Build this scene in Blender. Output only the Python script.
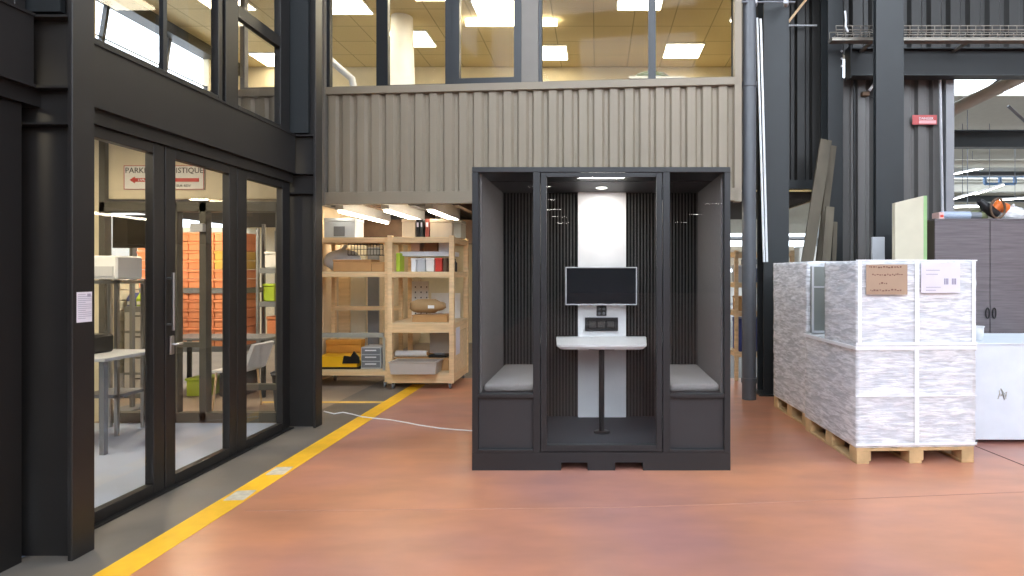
import bpy, bmesh, math, random
from mathutils import Vector, Matrix
random.seed(7)
for o in list(bpy.data.objects): bpy.data.objects.remove(o)
SC = bpy.context.scene
COL = SC.collection
F = 600.0; CX = 597.0; CY = 274.0; H = 1.49

# ---------------------------------------------------------------- camera
cam = bpy.data.cameras.new('camera'); co = bpy.data.objects.new('camera', cam); COL.objects.link(co)
co.location = (0, 0, H); co.rotation_euler = (math.pi/2, 0, 0)
cam.sensor_width = 36; cam.lens = F/1024*36
cam.shift_x = -(CX-512)/1024; cam.shift_y = (CY-288)/1024
cam.clip_start = .05; cam.clip_end = 300
SC.camera = co
# ---------------------------------------------------------------- world, exposure
w = bpy.data.worlds.new('world'); SC.world = w; w.use_nodes = True
bg = w.node_tree.nodes['Background']; bg.inputs[0].default_value = (.80, .90, 1, 1); bg.inputs[1].default_value = 3.0
SC.view_settings.view_transform = 'Standard'; SC.view_settings.look = 'None'
SC.view_settings.exposure = 0.8; SC.view_settings.gamma = 1; SC.view_settings.use_curve_mapping = False
ADDED_GLOW = 7.0      # glow of panels added over the hall for soft light
HALL_LAMP = 22.0    # linear lamps of the hall
OFFICE = 9.0
UNDER = 18.0
WORKSHOP = 75.0

# ---------------------------------------------------------------- helpers
def lin(c):
    c /= 255.0
    return c/12.92 if c <= .04045 else ((c+.055)/1.055)**2.4
def rgb(r, g, b): return (lin(r), lin(g), lin(b), 1)
MATS = {}
def mat(name, col, rough=.6, metal=0, var=0, scale=6, bump=0, bscale=60, coat=0, stretch=None, spec=.5):
    m = bpy.data.materials.new(name); m.use_nodes = True; nt = m.node_tree
    b = nt.nodes['Principled BSDF']
    b.inputs['Base Color'].default_value = rgb(*col); b.inputs['Roughness'].default_value = rough
    b.inputs['Metallic'].default_value = metal; b.inputs['Coat Weight'].default_value = coat
    b.inputs['Specular IOR Level'].default_value = spec
    tc = nt.nodes.new('ShaderNodeTexCoord'); mp = nt.nodes.new('ShaderNodeMapping')
    nt.links.new(tc.outputs['Object'], mp.inputs[0])
    if stretch: mp.inputs['Scale'].default_value = stretch
    n = nt.nodes.new('ShaderNodeTexNoise'); n.inputs['Scale'].default_value = scale; n.inputs['Detail'].default_value = 5
    nt.links.new(mp.outputs[0], n.inputs[0])
    v = max(var, .04)
    r = nt.nodes.new('ShaderNodeValToRGB')
    c = rgb(*col)
    r.color_ramp.elements[0].position = .3; r.color_ramp.elements[1].position = .7
    r.color_ramp.elements[0].color = (c[0]*(1-v), c[1]*(1-v), c[2]*(1-v), 1)
    r.color_ramp.elements[1].color = (min(1, c[0]*(1+v)), min(1, c[1]*(1+v)), min(1, c[2]*(1+v)), 1)
    nt.links.new(n.outputs[0], r.inputs[0]); nt.links.new(r.outputs[0], b.inputs['Base Color'])
    if bump:
        n2 = nt.nodes.new('ShaderNodeTexNoise'); n2.inputs['Scale'].default_value = bscale
        n2.inputs['Detail'].default_value = 3
        nt.links.new(mp.outputs[0], n2.inputs[0])
        bp = nt.nodes.new('ShaderNodeBump'); bp.inputs['Strength'].default_value = bump; bp.inputs['Distance'].default_value = .01
        nt.links.new(n2.outputs[0], bp.inputs['Height']); nt.links.new(bp.outputs[0], b.inputs['Normal'])
    MATS[name] = m; return m
def emit(name, col, s):
    m = bpy.data.materials.new(name); m.use_nodes = True; nt = m.node_tree
    b = nt.nodes['Principled BSDF']; b.inputs['Base Color'].default_value = (.8, .8, .8, 1)
    b.inputs['Emission Color'].default_value = rgb(*col); b.inputs['Emission Strength'].default_value = s
    MATS[name] = m; return m
def glassm(name, tint=(1, 1, 1), ior=1.5, rough=0.0):
    m = bpy.data.materials.new(name); m.use_nodes = True; nt = m.node_tree
    nt.nodes.remove(nt.nodes['Principled BSDF'])
    out = nt.nodes['Material Output']
    fr = nt.nodes.new('ShaderNodeFresnel'); fr.inputs[0].default_value = ior
    t = nt.nodes.new('ShaderNodeBsdfTransparent'); t.inputs[0].default_value = (*tint, 1)
    g = nt.nodes.new('ShaderNodeBsdfGlossy'); g.inputs['Roughness'].default_value = rough
    mx = nt.nodes.new('ShaderNodeMixShader')
    geo = nt.nodes.new('ShaderNodeNewGeometry'); sub = nt.nodes.new('ShaderNodeMath'); sub.operation = 'SUBTRACT'; sub.inputs[0].default_value = 1
    mul = nt.nodes.new('ShaderNodeMath'); mul.operation = 'MULTIPLY'     # a pane reflects once, where the ray meets its outer face
    nt.links.new(geo.outputs['Backfacing'], sub.inputs[1]); nt.links.new(fr.outputs[0], mul.inputs[0]); nt.links.new(sub.outputs[0], mul.inputs[1])
    nt.links.new(mul.outputs[0], mx.inputs[0]); nt.links.new(t.outputs[0], mx.inputs[1]); nt.links.new(g.outputs[0], mx.inputs[2])
    nt.links.new(mx.outputs[0], out.inputs[0]); MATS[name] = m; return m

def brick(name, c1, cm, sx, sy, mortar, rough=.8, plane='XY', offset=0.0):
    """flat tiles with thin seams"""
    m = bpy.data.materials.new(name); m.use_nodes = True; nt = m.node_tree
    b = nt.nodes['Principled BSDF']; b.inputs['Roughness'].default_value = rough
    tc = nt.nodes.new('ShaderNodeTexCoord'); mp = nt.nodes.new('ShaderNodeMapping')
    if plane == 'XZ': mp.inputs['Rotation'].default_value = (math.pi/2, 0, 0)
    nt.links.new(tc.outputs['Object'], mp.inputs[0])
    br = nt.nodes.new('ShaderNodeTexBrick'); br.offset = offset
    br.inputs['Color1'].default_value = rgb(*c1)
    br.inputs['Color2'].default_value = rgb(*[max(0, x-5) for x in c1]); br.inputs['Mortar'].default_value = rgb(*cm)
    br.inputs['Scale'].default_value = 1; br.inputs['Mortar Size'].default_value = mortar
    br.inputs['Brick Width'].default_value = sx; br.inputs['Row Height'].default_value = sy
    nt.links.new(mp.outputs[0], br.inputs[0]); nt.links.new(br.outputs[0], b.inputs['Base Color'])
    MATS[name] = m; return m

# materials
steel = mat('dark_steel', (38, 36, 35), .42, 0, .12, 3)
steelblue = mat('blue_grey_steel', (34, 38, 40), .5, 0, .1, 3)
frame = mat('anthracite_frame', (34, 32, 31), .38, 0, .06, 4)
ctaupe = mat('taupe_container_paint', (144, 133, 116), .55, 0, .05, 1.5)
winframe = mat('window_frame_paint', (36, 39, 43), .4)
postgrey = mat('grey_post', (120, 114, 106), .5)
darkcorr = mat('dark_corrugated', (33, 32, 30), .5, 0, .08, 2)
beige = mat('beige_plaster', (226, 214, 184), .8, 0, .03)
whitepaint = mat('white_paint', (236, 234, 228), .6)
woodm = mat('pine_wood', (228, 196, 150), .55, 0, .12, 4, stretch=(1, 1, 8))
woodx = mat('pine_board', (226, 200, 158), .55, 0, .12, 4, stretch=(.6, 5, 5))
oldwood = mat('weathered_plank', (92, 84, 70), .75, 0, .3, 5, stretch=(1, 1, .3))
palletwood = mat('pallet_wood', (206, 174, 128), .7, 0, .2, 8)
cardboard = mat('cardboard', (190, 146, 96), .8, 0, .06)
cardpale = mat('pale_cardboard', (206, 190, 166), .8, 0, .06)
orangebox = mat('orange_cardboard', (232, 150, 106), .7, 0, .05)
yellowbox = mat('ochre_cardboard', (206, 170, 84), .7, 0, .05)
white = mat('white_plastic', (232, 234, 236), .35)
whitelam = mat('white_laminate', (244, 244, 244), .35)
bwhite = mat('white_crate_paint', (226, 234, 244), .5, 0, .02)
black = mat('black_plastic', (22, 22, 24), .4)
grey = mat('grey_plastic', (120, 124, 130), .5)
palegrey = mat('pale_grey', (190, 192, 196), .5)
chrome = mat('brushed_metal', (190, 190, 190), .3, 1)
yellow = mat('yellow_paint', (246, 190, 40), .55, 0, .07, 9)
yellowpl = mat('yellow_plastic', (240, 186, 30), .4)
red = mat('red_paint', (200, 60, 46), .5)
pink = mat('faded_red', (190, 84, 84), .5)
orange = mat('orange_plastic', (230, 120, 50), .45)
green = mat('green_edge', (150, 186, 130), .6)
lime = mat('lime_plastic', (176, 204, 60), .5)
olive = mat('olive_canvas', (120, 124, 90), .8)
cream = mat('cream_panel', (202, 196, 174), .6)
blue = mat('blue_plastic', (70, 80, 140), .5)
papermat = mat('paper', (226, 222, 232), .7)
inkm = mat('ink', (70, 66, 66), .7)
boothm = mat('pod_charcoal', (38, 39, 41), .38, 0, .04)
boothpanel = mat('pod_panel', (52, 51, 53), .55, 0, .04)
boothin = mat('pod_interior_dark', (40, 38, 37), .6)
slat = mat('slat_black', (66, 64, 61), .4)
slatgap = mat('felt_between_slats', (16, 16, 16), .9)
felt = mat('grey_felt', (112, 108, 106), .95, 0, .08, 40, bump=.3, bscale=300)
cushion = mat('grey_fabric', (150, 145, 142), .95, 0, .08, 80, bump=.4, bscale=400)
carpet = mat('grey_carpet', (58, 60, 65), .95, 0, .25, 60, bump=.5, bscale=300)
greywood = mat('grey_wood_laminate', (104, 97, 100), .5, 0, .22, 6, stretch=(.7, 1, 14))
screenm = mat('screen_black', (34, 36, 40), .16)
pipe = mat('grey_pvc', (88, 91, 96), .4, 0, .05)
concrete_grey = mat('grey_concrete', (114, 107, 100), .45, 0, .24, 1.6, spec=.6)
workfloor = mat('pale_blue_vinyl', (166, 178, 200), .4, 0, .04)
darkwood = mat('brown_joist', (96, 74, 56), .7, 0, .2)
ductm = mat('roof_duct', (176, 172, 160), .5)
roofm = mat('roof_sheet', (196, 192, 180), .7)
glass = glassm('clear_glass', ior=1.55); officeglass = glassm('coated_glass', ior=1.2)
podglass = glassm('pod_glass', (.96, .965, .97), 1.4)
plexi = glassm('clear_crate_plastic', (.86, .88, .9), 1.5, .1)
added_em = emit('added_glow_panel', (228, 238, 250), ADDED_GLOW)  # emission shared by the added roof and clerestory panels
lamp_em = emit('hall_lamp', (255, 250, 240), HALL_LAMP)
office_em = emit('office_panel', (255, 240, 205), OFFICE)
under_em = emit('under_lamp', (255, 240, 215), UNDER)
work_em = emit('workshop_lamp', (255, 238, 205), WORKSHOP)
pod_em = emit('pod_lamp', (255, 250, 240), 8)
officeceil = brick('office_ceiling_tiles', (222, 204, 158), (176, 158, 118), .6, .6, .008)

# red floor: polished resin-like concrete, mottled
def floor_material():
    m = bpy.data.materials.new('red_polished_floor'); m.use_nodes = True; nt = m.node_tree; L = nt.links
    b = nt.nodes['Principled BSDF']
    tc = nt.nodes.new('ShaderNodeTexCoord')
    n1 = nt.nodes.new('ShaderNodeTexNoise'); n1.inputs['Scale'].default_value = .42; n1.inputs['Detail'].default_value = 6; n1.inputs['Distortion'].default_value = 0
    n2 = nt.nodes.new('ShaderNodeTexNoise'); n2.inputs['Scale'].default_value = 3.2; n2.inputs['Detail'].default_value = 3
    mp = nt.nodes.new('ShaderNodeMapping'); mp.inputs['Scale'].default_value = (.6, 1.4, 1)
    L.new(tc.outputs['Object'], n1.inputs[0]); L.new(tc.outputs['Object'], mp.inputs[0]); L.new(mp.outputs[0], n2.inputs[0])
    r1 = nt.nodes.new('ShaderNodeValToRGB'); e = r1.color_ramp.elements
    e[0].position = .42; e[0].color = rgb(202, 138, 104); e[1].position = .60; e[1].color = rgb(174, 126, 118)
    L.new(n1.outputs[0], r1.inputs[0])
    r2 = nt.nodes.new('ShaderNodeValToRGB'); e = r2.color_ramp.elements
    e[0].position = .25; e[0].color = (.82, .83, .84, 1); e[1].position = .75; e[1].color = (1.1, 1.08, 1.07, 1)
    L.new(n2.outputs[0], r2.inputs[0])
    mx = nt.nodes.new('ShaderNodeMix'); mx.data_type = 'RGBA'; mx.blend_type = 'MULTIPLY'; mx.inputs[0].default_value = 1
    L.new(r1.outputs[0], mx.inputs[6]); L.new(r2.outputs[0], mx.inputs[7]); L.new(mx.outputs[2], b.inputs['Base Color'])
    rr = nt.nodes.new('ShaderNodeMapRange'); rr.inputs[3].default_value = .2; rr.inputs[4].default_value = .42
    L.new(n2.outputs[0], rr.inputs[0]); b.inputs['Roughness'].default_value = .3
    b.inputs['Specular IOR Level'].default_value = .6
    return m
redfloor = floor_material()

# crumpled carton wrap
def wrap_material():
    m = bpy.data.materials.new('stretch_film'); m.use_nodes = True; nt = m.node_tree; L = nt.links
    nt.nodes.remove(nt.nodes['Principled BSDF']); out = nt.nodes['Material Output']
    tc = nt.nodes.new('ShaderNodeTexCoord')
    def noise(scale, sc, dist, detail=4, rot=(0, 0, 0)):
        mp = nt.nodes.new('ShaderNodeMapping'); mp.inputs['Scale'].default_value = sc; mp.inputs['Rotation'].default_value = rot
        L.new(tc.outputs['Object'], mp.inputs[0])
        n = nt.nodes.new('ShaderNodeTexNoise'); n.inputs['Scale'].default_value = scale; n.inputs['Detail'].default_value = detail; n.inputs['Distortion'].default_value = dist
        L.new(mp.outputs[0], n.inputs[0]); return n
    n = noise(9, (1, 1, 7), .5); n_ = noise(5, (1, 1, 4), .6, 3, (.5, 0, 0))
    add = nt.nodes.new('ShaderNodeMath'); add.operation = 'ADD'; L.new(n.outputs[0], add.inputs[0]); L.new(n_.outputs[0], add.inputs[1])
    bp = nt.nodes.new('ShaderNodeBump'); bp.inputs['Strength'].default_value = 1; bp.inputs['Distance'].default_value = .02
    L.new(add.outputs[0], bp.inputs['Height'])
    b2 = nt.nodes.new('ShaderNodeBump'); b2.inputs['Strength'].default_value = .5; b2.inputs['Distance'].default_value = .012
    L.new(add.outputs[0], b2.inputs['Height'])
    g = nt.nodes.new('ShaderNodeBsdfGlossy'); g.inputs['Roughness'].default_value = .12; L.new(bp.outputs[0], g.inputs['Normal'])
    d = nt.nodes.new('ShaderNodeBsdfDiffuse'); d.inputs[0].default_value = (.96, .97, 1, 1); L.new(b2.outputs[0], d.inputs['Normal'])
    t = nt.nodes.new('ShaderNodeBsdfTransparent')
    r = nt.nodes.new('ShaderNodeMapRange'); r.inputs[1].default_value = .85; r.inputs[2].default_value = 1.2; r.inputs[3].default_value = .5; r.inputs[4].default_value = .92
    L.new(add.outputs[0], r.inputs[0])
    m1 = nt.nodes.new('ShaderNodeMixShader'); L.new(r.outputs[0], m1.inputs[0])
    L.new(t.outputs[0], m1.inputs[1]); L.new(d.outputs[0], m1.inputs[2])
    m2 = nt.nodes.new('ShaderNodeMixShader'); m2.inputs[0].default_value = .13
    L.new(m1.outputs[0], m2.inputs[1]); L.new(g.outputs[0], m2.inputs[2]); L.new(m2.outputs[0], out.inputs[0])
    return m
film = wrap_material()
cartonm = mat('pale_blue_carton', (204, 218, 240), .5, 0, .06, 5, bump=.3, bscale=14, stretch=(1, 1, 3))

def P(px, py, d): return Vector(((px-CX)*d/F, d, H-(py-CY)*d/F))
def XW(px, d): return (px-CX)*d/F
def ZW(py, d): return H-(py-CY)*d/F

class MB:
    def __init__(s, xf=None): s.v = []; s.f = []; s.sm = []; s.xf = xf
    def add(s, vs, fs, smooth=False):
        k = len(s.v)
        for v in vs:
            v = Vector(v)
            if s.xf: v = s.xf @ v
            s.v.append(v)
        for f in fs: s.f.append([k+i for i in f]); s.sm.append(smooth)
        return s
    def bm(s, bm, smooth=False):
        bm.verts.index_update()
        s.add([v.co.copy() for v in bm.verts], [[v.index for v in f.verts] for f in bm.faces], smooth); bm.free(); return s
    def box(s, x0, x1, y0, y1, z0, z1, bev=0, seg=1, m=None):
        if x1 < x0: x0, x1 = x1, x0
        if y1 < y0: y0, y1 = y1, y0
        if z1 < z0: z0, z1 = z1, z0
        b = bmesh.new(); bmesh.ops.create_cube(b, size=1)
        for v in b.verts: v.co = Vector(((x0+x1)/2+v.co.x*(x1-x0), (y0+y1)/2+v.co.y*(y1-y0), (z0+z1)/2+v.co.z*(z1-z0)))
        if bev:
            bmesh.ops.bevel(b, geom=b.edges[:], offset=min(bev, .45*min(x1-x0, y1-y0, z1-z0)), segments=seg, affect='EDGES', profile=.5)
        if m:
            for v in b.verts: v.co = m @ v.co
        return s.bm(b)
    def tube(s, pts, r, seg=10, caps=True):
        pts = [Vector(p) for p in pts]; rings = []
        up = None
        for i, p in enumerate(pts):
            t = (pts[min(i+1, len(pts)-1)]-pts[max(i-1, 0)]).normalized()
            if up is None:
                up = Vector((0, 0, 1)) if abs(t.z) < .9 else Vector((1, 0, 0))
            a = t.cross(up).normalized(); up = a.cross(t).normalized()
            rr = r[i] if isinstance(r, (list, tuple)) else r
            rings.append([p+(a*math.cos(2*math.pi*k/seg)+up*math.sin(2*math.pi*k/seg))*rr for k in range(seg)])
        vs = [v for rg in rings for v in rg]; fs = []
        for i in range(len(rings)-1):
            for k in range(seg):
                fs.append([i*seg+k, i*seg+(k+1) % seg, (i+1)*seg+(k+1) % seg, (i+1)*seg+k])
        s.add(vs, fs, True)
        if caps:
            s.add(rings[0], [list(range(seg))]); s.add(rings[-1], [list(range(seg))[::-1]])
        return s
    def prism(s, poly, axis, a, b):
        """poly: 2-D outline; axis 'x': (y,z), 'y': (x,z), 'z': (x,y)"""
        def mk(p, t): return {'x': (t, p[0], p[1]), 'y': (p[0], t, p[1]), 'z': (p[0], p[1], t)}[axis]
        n = len(poly); vs = [mk(p, a) for p in poly]+[mk(p, b) for p in poly]
        fs = [[i, (i+1) % n, n+(i+1) % n, n+i] for i in range(n)]+[list(range(n))[::-1], list(range(n, 2*n))]
        return s.add(vs, fs)
    def beam(s, p0, p1, wd, th, side=(1, 0, 0)):
        p0, p1 = Vector(p0), Vector(p1); t = (p1-p0).normalized(); a = Vector(side); a = (a-t*a.dot(t)).normalized(); b = t.cross(a)
        vs = []
        for p in (p0, p1):
            for sa, sb in ((-1, -1), (1, -1), (1, 1), (-1, 1)): vs.append(p+a*sa*wd/2+b*sb*th/2)
        return s.add(vs, [[0, 1, 2, 3][::-1], [4, 5, 6, 7], [0, 1, 5, 4], [1, 2, 6, 5], [2, 3, 7, 6], [3, 0, 4, 7]])
    def lathe(s, prof, c, seg=20):
        vs = []; fs = []
        for r, z in prof:
            for k in range(seg): vs.append((c[0]+r*math.cos(2*math.pi*k/seg), c[1]+r*math.sin(2*math.pi*k/seg), c[2]+z))
        for i in range(len(prof)-1):
            for k in range(seg): fs.append([i*seg+k, i*seg+(k+1) % seg, (i+1)*seg+(k+1) % seg, (i+1)*seg+k])
        return s.add(vs, fs, True)
    def build(s, name, m, parent=None, origin=None):
        me = bpy.data.meshes.new(name)
        if parent is not None: org = wloc(parent)
        elif origin is not None: org = Vector(origin)
        else:
            lo = [min(v[i] for v in s.v) for i in range(3)]; hi = [max(v[i] for v in s.v) for i in range(3)]
            org = Vector(((lo[0]+hi[0])/2, (lo[1]+hi[1])/2, lo[2]))
        me.from_pydata([v-org for v in s.v], [], s.f); me.update()
        for p, q in zip(me.polygons, s.sm): p.use_smooth = q
        b = bmesh.new(); b.from_mesh(me); bmesh.ops.recalc_face_normals(b, faces=b.faces); b.to_mesh(me); b.free()
        for mm in (m if isinstance(m, (list, tuple)) else [m]): me.materials.append(mm)
        o = bpy.data.objects.new(name, me); COL.objects.link(o)
        if parent is not None: o.parent = parent
        else: o.location = org
        return o
def wloc(o):
    v = Vector(o.location)
    while o.parent: o = o.parent; v += o.location
    return v
def box(name, m, parent, *a, **k): return MB().box(*a, **k).build(name, m, parent)
def thing(name, label, cat, loc, group=None):
    o = bpy.data.objects.new(name, None); COL.objects.link(o); o.location = loc; o.empty_display_size = .1
    return tag(o, label, cat, group)
def tag(o, label, cat, group=None, kind=None):
    o['label'] = label; o['category'] = cat
    if group: o['group'] = group
    if kind: o['kind'] = kind
    return o
def struct(o, label=None):
    o['kind'] = 'structure'
    if label: o['label'] = label
    return o
def sempty(name, loc=(0, 0, 0)):
    o = bpy.data.objects.new(name, None); COL.objects.link(o); o.location = loc; o['kind'] = 'structure'; return o
def copy_tree(o, parent=None):
    c = o.copy(); COL.objects.link(c)
    if parent is not None: c.parent = parent
    for ch in list(o.children): copy_tree(ch, c)
    return c
def text(body, size, m, name, parent, loc, rot=(math.pi/2, 0, 0), align='CENTER', depth=.001):
    cu = bpy.data.curves.new('t', 'FONT'); cu.body = body; cu.size = size; cu.align_x = align; cu.extrude = depth; cu.resolution_u = 2
    t = bpy.data.objects.new('t', cu); COL.objects.link(t)
    dg = bpy.context.evaluated_depsgraph_get(); me = bpy.data.meshes.new_from_object(t.evaluated_get(dg))
    bpy.data.objects.remove(t); bpy.data.curves.remove(cu)
    me.materials.clear(); me.materials.append(m)
    o = bpy.data.objects.new(name, me); COL.objects.link(o)
    o.location = Vector(loc)-(wloc(parent) if parent is not None else Vector()); o.rotation_euler = rot
    if parent is not None: o.parent = parent
    return o
def corrugated(mb, x0, x1, y, z0, z1, pitch, depth=.035, th=.01):
    """trapezoid profile along X, face at y (ridges towards the camera)"""
    out = []; x = x0; q = pitch
    while x < x1-1e-6:
        for fx, dy in ((0, depth), (.22, depth), (.36, 0), (.86, 0)):
            if x+fx*q <= x1: out.append((x+fx*q, y+dy))
        x += q
    out.append((x1, y+depth))
    back = [(px, py+th) for px, py in out][::-1]
    return mb.prism(out+back, 'z', z0, z1)

# ================================================================ SETTING
# floor: red hall floor, grey strip by the glass front, pale workshop floor
fl = MB()
def fquad(x0, x1, y0, y1): fl.add([(x0, y0, 0), (x1, y0, 0), (x1, y1, 0), (x0, y1, 0)], [[0, 1, 2, 3]])
fquad(-2.40, 27, -38, 8.6); fquad(-3.02, -2.40, -38, 34); fquad(-9, -3.02, -38, 6.0); fquad(-2.40, 27, 8.6, 34); fquad(-9, -3.02, 6.0, 34)
fo = fl.build('floor', [redfloor, concrete_grey, workfloor, concrete_grey, mat('tan_concrete', (158, 142, 126), .5, 0, .12, 1.6)], origin=(0, 0, 0)); struct(fo)
for i, p in enumerate(fo.data.polygons): p.material_index = i
for p in fo.data.polygons:
    if p.normal.z < 0: p.flip()
# the joint lines cut in the concrete
jointm = mat('joint_filler', (186, 140, 122), .5); jointd = mat('dark_joint', (96, 66, 60), .6)
a, b = P(245, 510.5, 3.78), P(1024, 492, 4.10); a.z = b.z = .001
jp = []
for px, py in ((245, 511), (440, 509.5), (628, 507.2), (730, 504), (1024, 492), (1300, 481)):
    d = F*H/(py-CY); jp.append(Vector((XW(px, d), d, .001)))
m = MB()
for a, b in zip(jp, jp[1:]): m.beam(a, b, .006, .002, (0, 1, 0))
struct(m.build('trim_1', jointm))
a = P(975, 446, 894/172); b = P(1030, 468, 894/194); a.z = b.z = .001
struct(MB().beam(a, b, .012, .002, (1, 0, 0)).build('trim_2', jointd))

# hall envelope
struct(box('ceiling', steelblue, None, -3.3, 16, -38, 8.0, 7.6, 7.8))
struct(box('wall_rear', darkcorr, None, -9, 16, -38.2, -38, 0, 7.8))
struct(box('wall_right', whitepaint, None, 16, 16.2, -38, 8.1, 0, 7.8)); struct(box('wall_right_far', whitepaint, None, 27, 27.2, 8.1, 34, 0, 6.1))
struct(box('wall_left', steel, None, -3.12, -3.02, -38, 7.3, 5.35, 7.8))
struct(box('wall_left', steel, None, -3.12, -3.02, -38, .6, 0, 5.35))
cl = sempty('window_15', (-3.0, -2, 5.6))      # glowing clerestory added on the left wall to brighten left-facing sides
for y in (-8.0, -5.0, -2.0, 1.0): box('window_pane', added_em, cl, -3.02, -3.0, y+.05, y+2.95, 5.7, 7.2)
k = 0
for y in range(-17, 8, 5):
    for x0, x1 in ((-1.8, 1.2), (3.5, 6.5), (9.0, 12)):
        k += 1
        if y < 5: s = MB().prism([(y, 6.5), (y+1.0, 7.6), (y+.97, 7.63), (y-.03, 6.53)], 'x', x0, x1).build('window_%d' % (20+k), added_em)   # added glowing panels, tilted to light faces turned to the camera
        else: s = box('window_%d' % (20+k), added_em, None, x0, x1, y, y+1.8, 7.55, 7.6)
        struct(s)
# linear lamps hanging in the hall behind the camera
for i in range(8):
    y = 9.1-24.1-i*4.2 if i < 5 else 9.1-29.8-(i-5)*5.5
    dx = 0 if i < 5 else 8.0
    L = thing('linear_lamp', 'long white linear hall lamp hanging behind the camera', 'ceiling lamp', (-2.3+dx, y, 5.0), 'linear hall lamps')
    box('lamp_housing', white, L, -2.75+dx, -1.85+dx, y-.06, y+.06, 5.0, 5.05); box('diffuser', lamp_em, L, -2.74+dx, -1.86+dx, y-.05, y+.05, 4.98, 5.0)
    for q in (-2.6, -2.0): MB().tube([(q+dx, y, 5.05), (q+dx, y, 7.6)], .006, 6).build('suspension', grey, L)

# ---------------------------------------------------------------- container office above (slightly skewed to the camera)
ANG = math.atan2(-.40, 5.07)
XF = Matrix.Translation((-3.41, 7.45, 0)) @ Matrix.Rotation(ANG, 4, 'Z')       # local x along the wall, y inwards
CL = 5.10
Z0, Z1, ZT = 2.44, 3.73, 5.3
cb = MB(XF)
corrugated(cb, -1.46, CL, 0.0, Z0+.06, Z1-.02, .184, .04)
o = cb.build('wall_back', ctaupe, origin=(0, 7.3, 0)); struct(o)
t = MB(XF).box(-1.46, CL, -.03, .06, Z0-.09, Z0+.06, .004).box(-1.46, CL, -.03, .08, Z1-.02, Z1+.07, .004)
struct(t.build('trim_3', ctaupe))
struct(MB(XF).box(-.0, .055, -.05, .1, Z0-.1, ZT).build('trim_4', postgrey))
# window band: frames and panes
def U(px):                       # local x on the container wall for a pixel column
    s = (px-CX)/F; ca, sa = math.cos(ANG), math.sin(ANG)
    return (s*7.45+3.41)/(ca-s*sa)
def win(n, a, b, fr=.05, zb=0.05, m=winframe):
    w = sempty('window_%d' % n, (XF @ Vector((a, 0, Z1)))[:])
    f = MB(XF); z0, z1 = Z1+.07, ZT-.02
    f.box(a, a+fr, 0, .07, z0, z1).box(b-fr, b, 0, .07, z0, z1).box(a+fr, b-fr, 0, .07, z0, z0+zb).box(a+fr, b-fr, 0, .07, z1-.05, z1)
    f.build('window_frame', m, w)
    MB(XF).box(a+fr, b-fr, .03, .036, z0+zb, z1-.05).build('window_pane', officeglass, w)
win(1, U(325), U(381), .06, .012); win(2, U(381), U(452), .085, .015); win(3, U(449)+.03, U(522), .10, .075)
win(4, U(538), U(652), .045, .012); win(5, U(652), U(738)+.02, .045, .012)
struct(MB(XF).box(U(521.5), U(538.5), -.02, .1, Z1+.07, ZT, .005).build('trim_5', postgrey))
struct(MB(XF).box(CL-.06, CL+.02, -.03, .12, Z0-.1, ZT).build('trim_6', ctaupe))
# left part of the same wall, seen through the upper glass front
win(6, U(240), U(286), .06, .03, postgrey)
# office shell
struct(box('wall_office', beige, None, -6.7, 2.95, 11.05, 11.15, 2.6, 5.3))
struct(box('wall_office', beige, None, 2.9, 3.0, 8.1, 11.05, 2.5, 5.3))
co_ = struct(box('ceiling', officeceil, None, -6.7, 3.0, 7.3, 11.15, 5.3, 5.4))
struct(MB().prism([(-7.6, 7.85), (-3.4, 7.6), (1.7, 7.2), (1.70, 8.1), (2.95, 8.1), (2.95, 11.1), (1.86, 11.1), (1.86, 13.0), (-7.6, 13.0), ], 'z', 2.50, 2.60).build('floor_upper', mat('dark_underside', (52, 44, 38), .8)))
def panel_light(px, py, label, ceil=5.3, w=.6, dd=.6, m=office_em):
    d = F*(ceil-H)/(CY-py); x = XW(px, d)
    L = thing('ceiling_light', label, 'ceiling light', (x, d, ceil-.03), 'square light panels in the upstairs office')
    MB().box(x-w/2-.02, x+w/2+.02, d-dd/2-.02, d+dd/2+.02, ceil-.02, ceil).build('light_frame', white, L)
    MB().box(x-w/2, x+w/2, d-dd/2, d+dd/2, ceil-.03, ceil-.02).build('diffuser', m, L)
panel_light(683, 50, 'square ceiling light seen in the rightmost upstairs office window')
panel_light(549, 52, 'square ceiling light behind the wide upstairs pane beside the grey post')
panel_light(497, 9, 'large bright square ceiling light above the opening upstairs sash')
panel_light(412, 38, 'square ceiling light partly behind the white column upstairs')
panel_light(343, 3, 'square ceiling light at the top of the leftmost container window')
panel_light(276, 59, 'square ceiling light seen through the upper glass front on the left')
# extra panels further along the same office ceiling, out of view but lighting the room
for x, y in ((0.6, 8.3), (-2.2, 8.0), (2.3, 8.7), (-5.2, 8.3)):
    L = thing('ceiling_light', 'square ceiling light on the office ceiling above the window head', 'ceiling light', (x, y, 5.27), 'square light panels above the window head')
    MB().box(x-.32, x+.32, y-.32, y+.32, 5.28, 5.3).build('light_frame', white, L)
    MB().box(x-.3, x+.3, y-.3, y+.3, 5.27, 5.28).build('diffuser', office_em, L)
L = thing('tube_light', 'thin long tube light hanging in the upstairs office', 'ceiling light', (-1.3, 9.0, 5.2))
z = ZW(23, 9.0)
MB().tube([(XW(466, 9), 9, z), (XW(557, 9), 9, z)], .045, 10).build('tube', office_em, L)
for q in (490, 540): MB().tube([(XW(q, 9), 9, z+.04), (XW(q, 9), 9, 5.3)], .006, 6).build('suspension', grey, L)
tag(MB().tube([(XW(402, 8.9), 8.9, 2.6), (XW(402, 8.9), 8.9, 5.3)], [.24, .155], 20).build('round_column', whitepaint), 'white round column inside the upstairs office', 'column')
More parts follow.
